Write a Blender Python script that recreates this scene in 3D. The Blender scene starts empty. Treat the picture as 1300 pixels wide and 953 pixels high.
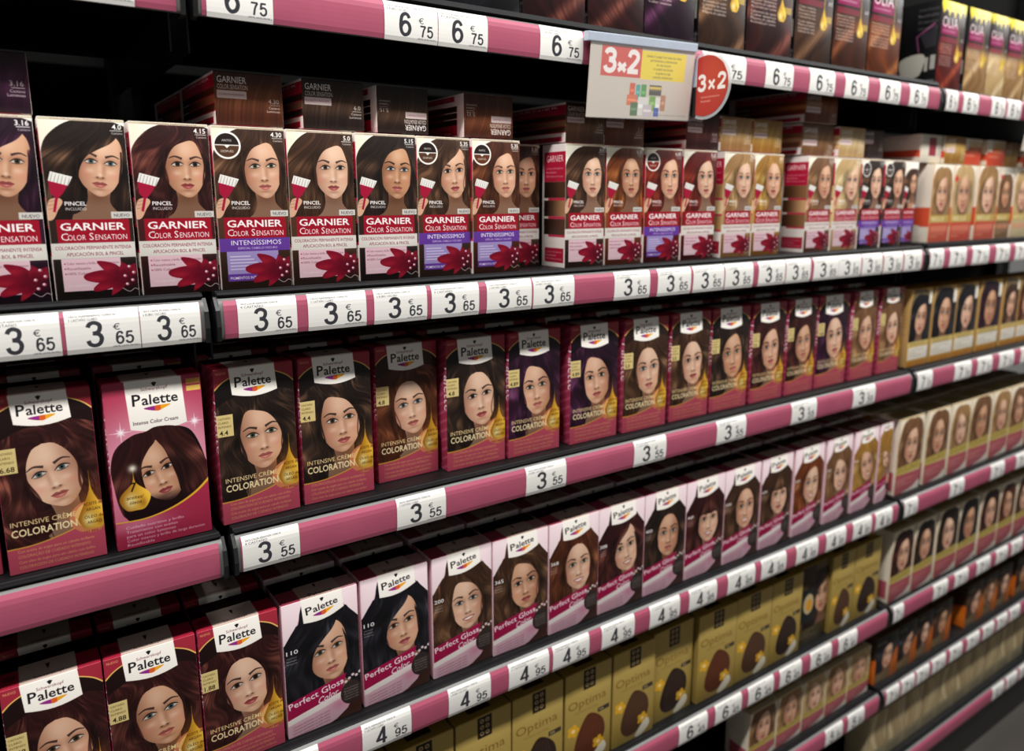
import bpy, bmesh, math, random
import numpy as np
from mathutils import Matrix, Vector

sc = bpy.context.scene
COL = sc.collection
random.seed(4)

# ------------------------------------------------------------------ camera, world, lights, exposure
cam_d = bpy.data.cameras.new('camera')
cam = bpy.data.objects.new('camera', cam_d); COL.objects.link(cam)
RIGHT = Vector((0.827764513, -0.561075538, -0.000389318))
DOWN = Vector((-0.104123147, -0.152932793, -0.982735942))
FWD = Vector((0.551329557, 0.813514476, -0.185013289))
M4 = Matrix((( RIGHT.x, -DOWN.x, -FWD.x, 0.0), (RIGHT.y, -DOWN.y, -FWD.y, -0.77), (RIGHT.z, -DOWN.z, -FWD.z, 1.45), (0, 0, 0, 1)))
cam.matrix_world = M4
cam_d.sensor_fit = 'HORIZONTAL'; cam_d.sensor_width = 36.0
cam_d.lens = 950.448 / 1300 * 36.0
cam_d.shift_y = -45.0 / 1300
cam_d.clip_start = 0.02
cam_d.dof.use_dof = True
cam_d.dof.focus_distance = 0.80
cam_d.dof.aperture_fstop = 3.7
sc.camera = cam

world = bpy.data.worlds.new('store_ambient'); sc.world = world
world.use_nodes = True
world.node_tree.nodes['Background'].inputs[0].default_value = (1.0, 0.97, 0.93, 1)
world.node_tree.nodes['Background'].inputs[1].default_value = 0.16

def area(name, loc, sx, sy, power, col=(1, .985, .95)):
    l = bpy.data.lights.new(name, 'AREA'); l.shape = 'RECTANGLE'; l.size = sx; l.size_y = sy
    l.energy = power; l.color = col
    o = bpy.data.objects.new(name, l); COL.objects.link(o); o.location = loc
    return o
area('aisle_tube_light', (1.6, -0.76, 2.95), 9.0, 0.13, 222)

sc.view_settings.view_transform = 'Standard'
sc.view_settings.look = 'None'
sc.view_settings.gamma = 1.0
sc.view_settings.use_curve_mapping = False
sc.view_settings.exposure = 0.0

# ------------------------------------------------------------------ plain materials
def mat(name, rgb, rough=.5, spec=.4, metal=0.0, noise=0.0, scale=60.0, alpha=1.0, trans=0.0):
    m = bpy.data.materials.new(name); m.use_nodes = True
    nt = m.node_tree; b = nt.nodes['Principled BSDF']
    b.inputs['Base Color'].default_value = (*rgb, 1); b.inputs['Roughness'].default_value = rough
    b.inputs['Specular IOR Level'].default_value = spec; b.inputs['Metallic'].default_value = metal
    if trans: b.inputs['Transmission Weight'].default_value = trans; b.inputs['IOR'].default_value = 1.2
    if alpha < 1: b.inputs['Alpha'].default_value = alpha
    if noise:
        tc = nt.nodes.new('ShaderNodeTexCoord'); n = nt.nodes.new('ShaderNodeTexNoise')
        n.inputs['Scale'].default_value = scale; n.inputs['Detail'].default_value = 4
        r = nt.nodes.new('ShaderNodeValToRGB')
        r.color_ramp.elements[0].position = .3; r.color_ramp.elements[1].position = .7
        r.color_ramp.elements[0].color = (*[c * (1 - noise) for c in rgb], 1)
        r.color_ramp.elements[1].color = (*[min(1, c * (1 + noise)) for c in rgb], 1)
        nt.links.new(tc.outputs['Object'], n.inputs['Vector']); nt.links.new(n.outputs['Fac'], r.inputs[0])
        nt.links.new(r.outputs[0], b.inputs['Base Color'])
    return m
def lin(r, g, b):
    f = lambda c: c / 12.92 if c <= .04045 else ((c + .055) / 1.055) ** 2.4
    return (f(r / 255), f(g / 255), f(b / 255))
M_BLACK = mat('black_shelf_paint', (.006, .006, .0065), .42, .3, noise=.3, scale=30)
M_BACK = mat('black_back_panel', (.003, .003, .003), .8, .08, noise=.3, scale=12)
M_LIP = mat('black_shelf_lip', (.007, .007, .008), .55, .14, noise=.2, scale=80)
M_RAIL = mat('clear_grey_rail_plastic', lin(112, 111, 110), .4, .4, noise=.06, scale=40)
M_PINK = mat('pink_rail_strip', lin(170, 82, 106), .45, .35, noise=.05, scale=25)
M_CAP = mat('black_end_cap', (.015, .015, .016), .4, .4, noise=.2, scale=60)
M_KRAFT = mat('carton_board', lin(196, 186, 172), .6, .3, noise=.08, scale=90)
M_FLOOR = mat('floor_tile', lin(62, 58, 54), .4, .4, noise=.12, scale=3)
M_CLIP = mat('pale_blue_plastic_clip', lin(188, 198, 214), .2, .5, noise=.04, scale=50)
M_CLEAR = mat('clear_plastic_blade', (.82, .84, .86), .08, .5, alpha=.38)
M_DARKCLIP = mat('dark_flag_clip', (.02, .02, .022), .3, .5, noise=.2, scale=50)

# ------------------------------------------------------------------ painter: flat print rasterised in memory
GL = {}
def glyph(s, bold=0.0):
    """triangles of a string in the built-in font, cap height = 1, starting at x = 0"""
    key = (s, bold)
    if key in GL: return GL[key]
    cu = bpy.data.curves.new('print_text', 'FONT'); cu.body = s; cu.resolution_u = 2; cu.offset = bold
    ob = bpy.data.objects.new('print_text', cu)
    me = ob.to_mesh()
    me.calc_loop_triangles()
    n = len(me.vertices); v = np.zeros(n * 3, np.float32); me.vertices.foreach_get('co', v); v = v.reshape(-1, 3)[:, :2]
    t = np.zeros(len(me.loop_triangles) * 3, np.int32); me.loop_triangles.foreach_get('vertices', t)
    tri = v[t].reshape(-1, 3, 2).copy()
    ob.to_mesh_clear(); bpy.data.objects.remove(ob); bpy.data.curves.remove(cu)
    a = (tri[:, 1, 0] - tri[:, 0, 0]) * (tri[:, 2, 1] - tri[:, 0, 1]) - (tri[:, 2, 0] - tri[:, 0, 0]) * (tri[:, 1, 1] - tri[:, 0, 1])
    tri[a < 0] = tri[a < 0][:, ::-1]
    if CAP[0] is None: CAP[0] = 1.0
    tri /= CAP[0]
    if len(tri): tri[:, :, 0] -= tri[:, :, 0].min()
    GL[key] = tri
    return tri
CAP = [None]
_h = glyph('H'); CAP[0] = float(_h[:, :, 1].max()); GL.clear()

def spline(pts, n=6, closed=True):
    p = np.array(pts, float); N = len(p); out = []
    rng = range(N) if closed else range(N - 1)
    for i in rng:
        if closed: a, b, c, d = p[(i - 1) % N], p[i], p[(i + 1) % N], p[(i + 2) % N]
        else: a, b, c, d = p[max(i - 1, 0)], p[i], p[i + 1], p[min(i + 2, N - 1)]
        for k in range(n):
            t = k / n
            out.append(.5 * ((2 * b) + (c - a) * t + (2 * a - 5 * b + 4 * c - d) * t * t + (3 * b - a - 3 * c + d) * t ** 3))
    if not closed: out.append(p[-1])
    return np.array(out)

def c3(c): return np.array(c, np.float32) / 255.0
def sm(a, b, x):
    t = np.clip((x - a) / (b - a), 0, 1); return t * t * (3 - 2 * t)

class Cv:
    """a flat print; unit = its width, y runs down"""
    def __init__(s, wpx, aspect, bg):
        s.W = int(wpx); s.H = int(round(wpx * aspect)); s.k = float(s.W); s.a = s.H / s.k
        s.im = np.zeros((s.H, s.W, 3), np.float32); s.im[:] = c3(bg)
        s.Y, s.X = np.mgrid[0:s.H, 0:s.W].astype(np.float32); s.X = (s.X + .5) / s.k; s.Y = (s.Y + .5) / s.k
    def bl(s, m, col, al=1.0):
        col = c3(col) if not isinstance(col, np.ndarray) else col
        m = (m * al)[..., None]; s.im += (col - s.im) * m
    def mask_edges(s, e):
        """coverage of oriented edges e (n,4: x0 y0 x1 y1 in units)"""
        SS = 3
        e = e * s.k; H2 = s.H * SS
        x0, y0, x1, y1 = e[:, 0], e[:, 1] * SS, e[:, 2], e[:, 3] * SS
        sg = np.where(y1 > y0, 1.0, -1.0); sw = y1 < y0
        x0, x1 = np.where(sw, x1, x0), np.where(sw, x0, x1); y0, y1 = np.where(sw, y1, y0), np.where(sw, y0, y1)
        r0 = np.clip(np.ceil(y0 - .5), 0, H2).astype(int); r1 = np.clip(np.ceil(y1 - .5), 0, H2).astype(int)
        cnt = r1 - r0; k = cnt > 0
        if not k.any(): return np.zeros((s.H, s.W), np.float32)
        x0, x1, y0, y1, sg, r0, cnt = [q[k] for q in (x0, x1, y0, y1, sg, r0, cnt)]
        idx = np.repeat(np.arange(len(cnt)), cnt); st = np.cumsum(cnt) - cnt
        row = np.arange(cnt.sum()) - np.repeat(st, cnt) + r0[idx]
        x = x0[idx] + (row + .5 - y0[idx]) / (y1 - y0)[idx] * (x1 - x0)[idx]
        x = np.clip(x, 0, s.W); xi = np.floor(x).astype(int); fr = x - xi
        acc = np.zeros(H2 * (s.W + 2)); base = row * (s.W + 2) + xi
        acc += np.bincount(base, sg[idx] * (1 - fr), acc.size); acc += np.bincount(base + 1, sg[idx] * fr, acc.size)
        c = np.cumsum(acc.reshape(H2, s.W + 2), 1)[:, :s.W]
        return np.clip(np.abs(c), 0, 1).reshape(s.H, SS, s.W).mean(1).astype(np.float32)
    def mask(s, pts):
        p = np.asarray(pts, float); q = np.roll(p, -1, 0)
        return s.mask_edges(np.concatenate([p, q], 1))
    def poly(s, pts, col, al=1.0): s.bl(s.mask(pts), col, al)
    def rect(s, x0, y0, x1, y1, col, al=1.0): s.poly([(x0, y0), (x1, y0), (x1, y1), (x0, y1)], col, al)
    def dist(s, cx, cy, rx, ry, rot=0):
        c, n = math.cos(rot), math.sin(rot); dx, dy = s.X - cx, s.Y - cy
        return np.sqrt(((dx * c + dy * n) / rx) ** 2 + ((-dx * n + dy * c) / ry) ** 2)
    def ell(s, cx, cy, rx, ry, col, al=1.0, rot=0):
        s.bl(np.clip((1 - s.dist(cx, cy, rx, ry, rot)) * min(rx, ry) * s.k + .5, 0, 1), col, al)
    def blob(s, cx, cy, rx, ry, col, al=.5, rot=0, m=None):
        g = np.exp(-1.4 * s.dist(cx, cy, rx, ry, rot) ** 2)
        s.bl(g if m is None else g * m, col, al)
    def stroke(s, pts, w0, w1, col, al=1.0, m=None, wm=None):
        p = np.asarray(pts, float); d = np.gradient(p, axis=0); d /= np.maximum(np.linalg.norm(d, axis=1, keepdims=True), 1e-9)
        n = np.stack([-d[:, 1], d[:, 0]], 1); t = np.linspace(0, 1, len(p))[:, None]
        w = (w0 + (w1 - w0) * t) * .5 if wm is None else (w0 * (1 - t) ** 2 + 2 * wm * t * (1 - t) + w1 * t * t) * .5
        mm = s.mask(np.concatenate([p + n * w, (p - n * w)[::-1]]))
        s.bl(mm if m is None else mm * m, col, al)
    def text(s, t, x, y, h, col, anchor='l', w=None, bold=0.0, rot=0.0, al=1.0, shear=0.0, sx=1.0):
        tri = glyph(t, bold)
        if not len(tri): return
        wd = tri[:, :, 0].max() * h
        if w: sx = w / wd
        wd *= sx
        x0 = {'l': 0, 'c': -wd / 2, 'r': -wd}[anchor]
        px = tri[:, :, 0] * h * sx + x0 + shear * tri[:, :, 1] * h; py = -tri[:, :, 1] * h
        c, n = math.cos(rot), math.sin(rot)
        P = np.stack([x + px * c - py * n, y + px * n + py * c], 2)
        e = np.concatenate([np.concatenate([P[:, i], P[:, (i + 1) % 3]], 1) for i in range(3)])
        s.bl(s.mask_edges(e), col, al)
    def grad(s, m, y0, y1, ca, cb, axis='y', al=1.0):
        t = sm(y0, y1, s.Y if axis == 'y' else s.X)[..., None]
        s.bl(m, c3(ca) * (1 - t) + c3(cb) * t, al)
    def ones(s): return np.ones((s.H, s.W), np.float32)
    def image(s, name):
        im = bpy.data.images.new(name, s.W, s.H)
        a = np.ones((s.H, s.W, 4), np.float32); a[..., :3] = np.clip(s.im[::-1], 0, 1)
        im.pixels.foreach_set(a.ravel()); im.update(); im.pack()
        return im

_rn = np.random.RandomState(3)
_tab = _rn.rand(4096).astype(np.float32)
def n1(x):
    i = np.floor(x).astype(int); f = x - i; f = f * f * (3 - 2 * f)
    return _tab[i % 4096] * (1 - f) + _tab[(i + 1) % 4096] * f

# hair palettes: dark, mid, light
HAIR = dict(
    black=((10, 9, 12), (26, 24, 30), (92, 92, 104)), dark=((18, 12, 11), (46, 31, 25), (140, 102, 76)),
    brown=((34, 20, 14), (78, 50, 34), (160, 118, 84)), light=((74, 46, 28), (138, 98, 64), (210, 166, 118)),
    maho=((26, 9, 10), (64, 26, 24), (146, 84, 70)), plum=((18, 6, 16), (48, 18, 40), (120, 66, 104)),
    red=((52, 8, 8), (122, 30, 20), (190, 88, 52)), copper=((64, 26, 10), (132, 66, 30), (206, 132, 72)),
    blond=((116, 82, 48), (178, 138, 88), (232, 200, 150)), pale=((150, 120, 78), (208, 176, 124), (244, 226, 184)),
    gold=((110, 72, 26), (186, 138, 62), (240, 206, 128)), chest=((42, 18, 10), (92, 46, 26), (172, 104, 66)))
SKIN = [((216, 168, 138), (130, 80, 58)), ((206, 156, 124), (120, 72, 50)), ((222, 180, 152), (140, 90, 70)), ((192, 140, 104), (108, 64, 44))]

def portrait(cv, cx, cy, s, hair, style='side', roll=0.0, yaw=0.0, skin=0, vol=1.0, wave=0.0, flip=1, seed=0, smile=0, clip=None, length=3.0, shoulder=True):
    D, Md, L = [c3(q) for q in HAIR[hair]]; S0, S1 = [c3(q) for q in SKIN[skin % len(SKIN)]]
    cr, sr = math.cos(roll), math.sin(roll)
    dx, dy = (cv.X - cx) / s, (cv.Y - cy) / s
    U = (dx * cr + dy * sr) * flip; V = -dx * sr + dy * cr
    def T(p):
        p = np.asarray(p, float); u, v = p[:, 0] * flip, p[:, 1]
        return np.stack([cx + s * (u * cr - v * sr), cy + s * (u * sr + v * cr)], 1)
    clipm = cv.ones() if clip is None else np.clip((clip - cv.Y) * cv.k + .5, 0, 1)
    part = {'side': .28, 'center': .0, 'bangs': .1, 'bob': .2, 'sweep': .45, 'swept': -.3}[style]
    def haircol(boost=1.0):
        ph = n1(V * 1.3 + seed) * 2 - 1
        uu = U - part * np.exp(-np.maximum(V + 1.2, 0) * 1.2)
        uu = uu + wave * (np.sin(V * 3.4 + 2.2 * np.sin(U * 2.3 + seed)) * .24 + ph * .1)
        th = uu / (.34 + .62 * sm(-1.45, .6, V))
        st = .6 * n1(th * 15 + seed * 7.3 + 40) + .4 * n1(th * 41 + seed * 3.1 + 90)
        lock = n1(th * 5.2 + seed * 1.7 + 11 + .6 * wave * np.sin(V * 2.6 + seed))
        sh = np.exp(-((V + .72 - .5 * np.minimum(th * th, 1.2)) / .26) ** 2) * .9 + np.exp(-((V - .85 - .8 * (lock - .5)) / .4) ** 2) * .55
        if wave: sh = sh + .8 * wave * np.maximum(np.sin(V * 5.2 + 4 * lock + seed + 2.5 * np.abs(th)), 0) ** 3
        sh = sh * (.25 + .9 * st) * (.35 + lock)
        t = np.clip(st * .65 + lock * .35, 0, 1)[..., None]; q = np.clip(sh * .8 * boost, 0, 1)[..., None]
        c = D + (Md - D) * t
        c = c + (L - c) * q
        r = np.sqrt((U * 1.05) ** 2 + (V * .78) ** 2)
        return c * (1 - .55 * np.exp(-((r - .7) / .24) ** 2) * sm(-.9, -.2, V))[..., None]
    HC = haircol().astype(np.float32)
    # back hair
    sv = math.sqrt(vol); right = [(.38, -1.5), (.88 * sv, -1.26), (1.1 * vol, -.7), (1.2 * vol, -.05), (1.26 * vol, .6), (1.32 * vol, 1.3)]
    if style == 'bob': right = right[:-1]; tail = [(1.2 * vol, 1.05), (.9, 1.42), (.4, 1.3)]
    else: tail = [(1.3 * vol, 2.0), (1.2 * vol, length), (.5, length + .1)]
    half = right + tail
    ring = [(0.02, -1.47)] + half + [(-a * 1.02, b) for a, b in reversed(half)]
    hb = cv.mask(T(spline(ring, 5))) * clipm
    cv.bl(hb, HC)
    hb2 = hb
    # neck and shoulders
    if shoulder:
        nk = cv.mask(T(spline([(-.3, .6), (.34, .6), (.36, 1.2), (.75, 1.62), (1.3, 1.95), (1.3, 3.2), (-1.1, 3.2), (-1.0, 2.0), (-.5, 1.6), (-.32, 1.2)], 4))) * clipm
        sh = (S0 * .82 + S1 * .18) * (1 - .35 * sm(.9, .3, np.abs(V - 1.5)))[..., None]
        cv.bl(nk, (sh * np.array([1, .97, .95])).astype(np.float32))
        cv.blob(*T([(0.0, 1.0)])[0], .55 * s, .3 * s, tuple(S1 * 255 * .8), .75, m=nk)
    # face
    y = yaw
    fo = [(0, -1.1), (.42, -1.02), (.66, -.66), (.71 - .05 * y, -.1), (.66 - .06 * y, .32), (.5 - .02 * y, .7), (.26 + .06 * y, .96), (.06 + .1 * y, 1.04),
          (-.14 + .08 * y, .98), (-.46 + .02 * y, .72), (-.65 - .06 * y, .32), (-.71 - .05 * y, -.1), (-.66, -.66), (-.42, -1.02)]
    fm = cv.mask(T(spline(fo, 5))) * clipm
    side = sm(.1, .85, U * (1 if y <= 0 else -1) + .15) * .55 + sm(.45, .8, np.abs(U)) * .35 + sm(.55, 1.1, V) * .25
    fc = S0 + (S1 - S0) * np.clip(side, 0, .9)[..., None]
    fc = fc + (c3((250, 228, 208)) - fc) * (.28 * np.exp(-(((U - .15 * y) / .3) ** 2 + ((V + .62) / .28) ** 2)))[..., None]
    cv.bl(fm, fc.astype(np.float32))
    def P(u, v): # feature point shifted by the turn of the head
        return (u * (1 - .12 * abs(y)) + .2 * y * (1 - u * u * .5), v)
    def tb(u, v, ru, rv, col, al):
        q = T([P(u, v)])[0]; cv.blob(q[0], q[1], ru * s, rv * s, col, al, roll, m=fm)
    shc = tuple(S1 * 255)
    for sd in (-1, 1):
        tb(.31 * sd, -.14, .27, .17, shc, .6)
        tb(.46 * sd, .32, .2, .18, (222, 130, 112), .28)
        tb(.32 * sd, .2, .16, .1, (250, 226, 208), .35)
    tb(.11 if y >= 0 else -.11, .14, .08, .3, shc, .3); tb(-.02, .1, .07, .3, (250, 226, 206), .22)
    tb(0, .44, .17, .06, shc, .6); tb(.0, .32, .07, .07, (255, 238, 224), .4)
    tb(0, .8, .22, .06, shc, .45); tb(0, .92, .16, .08, (250, 222, 204), .3)
    for sd in (-1, 1): tb(.085 * sd, .405, .05, .03, tuple(S1 * 255 * .5), .85)
    iris = [(74, 58, 40), (82, 98, 100), (56, 40, 28), (80, 84, 60)][seed % 4]
    for sd in (-1, 1):
        ex, ey = .3 * sd, -.1
        al = spline([P(ex - .185, ey + .02), P(ex - .06, ey - .07), P(ex + .07, ey - .07), P(ex + .185, ey + .0), P(ex + .06, ey + .06), P(ex - .07, ey + .06)], 4)
        em = cv.mask(T(al)) * fm
        cv.bl(em, (204, 194, 186), .95)
        q = T([P(ex + .03 * y, ey - .01)])[0]
        di = cv.dist(q[0], q[1], .082 * s, .082 * s)
        cv.bl(np.clip((1 - di) * .082 * s * cv.k + .5, 0, 1) * em, iris)
        cv.bl(np.clip((.5 - di) * .082 * s * cv.k + .5, 0, 1) * em, (12, 10, 10))
        lw = max(.05 * s, .9 / cv.k) / s
        cv.stroke(T(spline([P(ex - .21, ey + .03), P(ex - .06, ey - .075), P(ex + .08, ey - .075), P(ex + .21, ey - .01)], 4, False)), .3 * lw * s, .4 * lw * s, (26, 16, 14), .92, fm, wm=1.5 * lw * s)
        cv.stroke(T(spline([P(ex - .16, ey + .045), P(ex, ey + .07), P(ex + .17, ey + .02)], 4, False)), .025 * s, .025 * s, (60, 36, 30), .7, fm)
        bw = max(.085 * s, 1.2 / cv.k)
        inner, outer = (ex - .17 * sd, ey - .19), (ex + .27 * sd, ey - .2)
        cv.stroke(T(spline([P(*inner), P(ex + .07 * sd, ey - .27), P(*outer)], 5, False)), bw, bw * .3, tuple(np.clip(D * 255 * .9 + 14, 0, 255)), .8, fm)
    mw = .24 + .05 * smile; mo = .62
    lipc = [(180, 98, 90), (172, 84, 82), (190, 108, 98), (164, 74, 74)][(seed * 7 + 1) % 4]
    up = spline([P(-mw, mo - .03 * smile), P(-.09, mo - .07), P(0, mo - .05), P(.09, mo - .07), P(mw, mo - .03 * smile), P(.1, mo + .02), P(-.1, mo + .02)], 4)
    lo = spline([P(-mw + .03, mo + .0), P(0, mo + .02), P(mw - .03, mo), P(.12, mo + .1), P(0, mo + .125), P(-.12, mo + .1)], 4)
    cv.bl(cv.mask(T(up)) * fm, tuple(np.array(lipc) * .82)); cv.bl(cv.mask(T(lo)) * fm, lipc)
    if smile: cv.bl(cv.mask(T(spline([P(-mw + .07, mo - .0), P(0, mo - .02), P(mw - .07, mo), P(0, mo + .06)], 4))) * fm, (240, 234, 226))
    else: cv.stroke(T(spline([P(-mw, mo), P(0, mo + .015), P(mw, mo)], 4, False)), .012 * s, .012 * s, (92, 36, 38), .8, fm, wm=.035 * s)
    tb(0.02, mo + .06, .08, .03, (255, 214, 206), .4)
    # front hair
    if style == 'bangs':
        fr = [[(-.9, -1.4), (.9, -1.4), (1.3, -.4), (1.25, 1.9), (.75, 1.9), (.7, .6), (.62, -.1), (.5, -.36), (.1, -.3), (-.3, -.34), (-.58, -.2), (-.64, .6), (-.75, 1.9), (-1.25, 1.9), (-1.3, -.4)]]
    elif style == 'center':
        fr = [[(0, -1.5), (.06, -1.0), (-.28, -.86), (-.56, -.42), (-.66, .2), (-.6, .8), (-.72, 1.5), (-.6, 2.4), (-1.4, 2.4), (-1.4, -.6), (-.8, -1.4)],
              [(0, -1.5), (-.06, -1.0), (.28, -.86), (.56, -.42), (.66, .2), (.6, .8), (.72, 1.5), (.6, 2.4), (1.4, 2.4), (1.4, -.6), (.8, -1.4)]]
    elif style == 'bob':
        fr = [[(.2, -1.5), (.2, -1.1), (-.1, -.86), (-.42, -.5), (-.56, .0), (-.6, .6), (-.74, 1.4), (-1.4, 1.5), (-1.4, -.6), (-.7, -1.5)],
              [(.2, -1.5), (.22, -1.1), (.34, -.7), (.38, -.2), (.4, .4), (.36, .9), (.4, 1.4), (1.4, 1.5), (1.4, -.6), (.9, -1.5)]]
    elif style == 'sweep': # heavy lock over one brow
        fr = [[(.45, -1.5), (.5, -1.1), (.3, -.78), (-.1, -.5), (-.42, -.22), (-.6, .25), (-.62, .9), (-.8, 1.6), (-.7, 2.6), (-1.5, 2.6), (-1.5, -.6), (-.8, -1.5)],
              [(.45, -1.5), (.5, -1.05), (.66, -.6), (.7, .1), (.68, .8), (.8, 1.6), (.8, 2.6), (1.5, 2.6), (1.5, -.6), (1.0, -1.4)]]
    else:
        q = 1 if style == 'side' else -1
        a = [(.28, -1.5), (.36, -.98), (.12, -.9), (-.3, -.7), (-.57, -.25), (-.66, .3), (-.6, .9), (-.78, 1.6), (-.7, 2.6), (-1.5, 2.6), (-1.5, -.6), (-.8, -1.5)]
        b = [(.28, -1.5), (.2, -1.0), (.42, -.82), (.61, -.3), (.68, .2), (.63, .8), (.74, 1.6), (.7, 2.6), (1.5, 2.6), (1.5, -.6), (.9, -1.45)]
        fr = [[(u * q, v) for u, v in a], [(u * q, v) for u, v in b]]
    for f in fr:
        fmk = cv.mask(T(spline(f, 4))) * hb2
        # soft shade the hair throws on the printed face is part of the print
        cv.bl(fmk, HC)
    rs = np.random.RandomState(seed + 5)
    for k in range(0 if style == 'bangs' else 12): # loose strands along the cheeks
        sd = 1 if k % 2 else -1
        u0 = sd * (.62 + .06 * rs.rand()); w = wave * .16
        pts = [(u0 * .98, -.4 - .2 * rs.rand()), (u0 * 1.03, -.1), (u0 * (.98 + w * rs.randn()), .6), (u0 * (1.05 + w * rs.randn()), 1.2), (u0 * (1.2 + w * rs.randn()), 1.9)]
        cv.stroke(T(spline(pts, 5, False)), .02 * s, .02 * s, tuple((D * .5 + Md * .5) * 255), .7, hb2, wm=.06 * s)

def lines(cv, x, y, w, n, dy, h, col, seed=0, al=.9, words=None, bullet=None):
    W = words or ['Color intenso y brillo de larga duracion', 'Reutilizable', '100% Cobertura de canas', 'Cuidado nutritivo y brillo', 'Tratamiento con aceites', 'para un color luminoso']
    for i in range(n):
        t = W[(i + seed) % len(W)]
        cv.text(t, x + (.03 if bullet else 0), y + i * dy, h, col, w=min(w, len(t) * h * .72), al=al)
        if bullet: cv.ell(x + .008, y + i * dy - h * .45, .009, .009, bullet)

def drop(cv, cx, y0, y1, r, lo=(150, 92, 10), hi=(250, 200, 70)):
    p = spline([(cx, y0), (cx + .1 * r, y0 + .35 * (y1 - y0)), (cx + .85 * r, y1 - 1.35 * r), (cx + r, y1 - .8 * r), (cx + .6 * r, y1 - .08 * r), (cx, y1), (cx - .6 * r, y1 - .08 * r), (cx - r, y1 - .8 * r), (cx - .85 * r, y1 - 1.35 * r), (cx - .1 * r, y0 + .35 * (y1 - y0))], 5)
    m = cv.mask(p)
    cv.grad(m, cx - r, cx + r, lo, hi, 'x')
    cv.blob(cx - .3 * r, y1 - .75 * r, .5 * r, .7 * r, (255, 246, 190), .75, m=m)
    cv.blob(cx + .5 * r, y1 - .5 * r, .3 * r, .5 * r, (120, 66, 6), .5, m=m)
    return m

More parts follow.
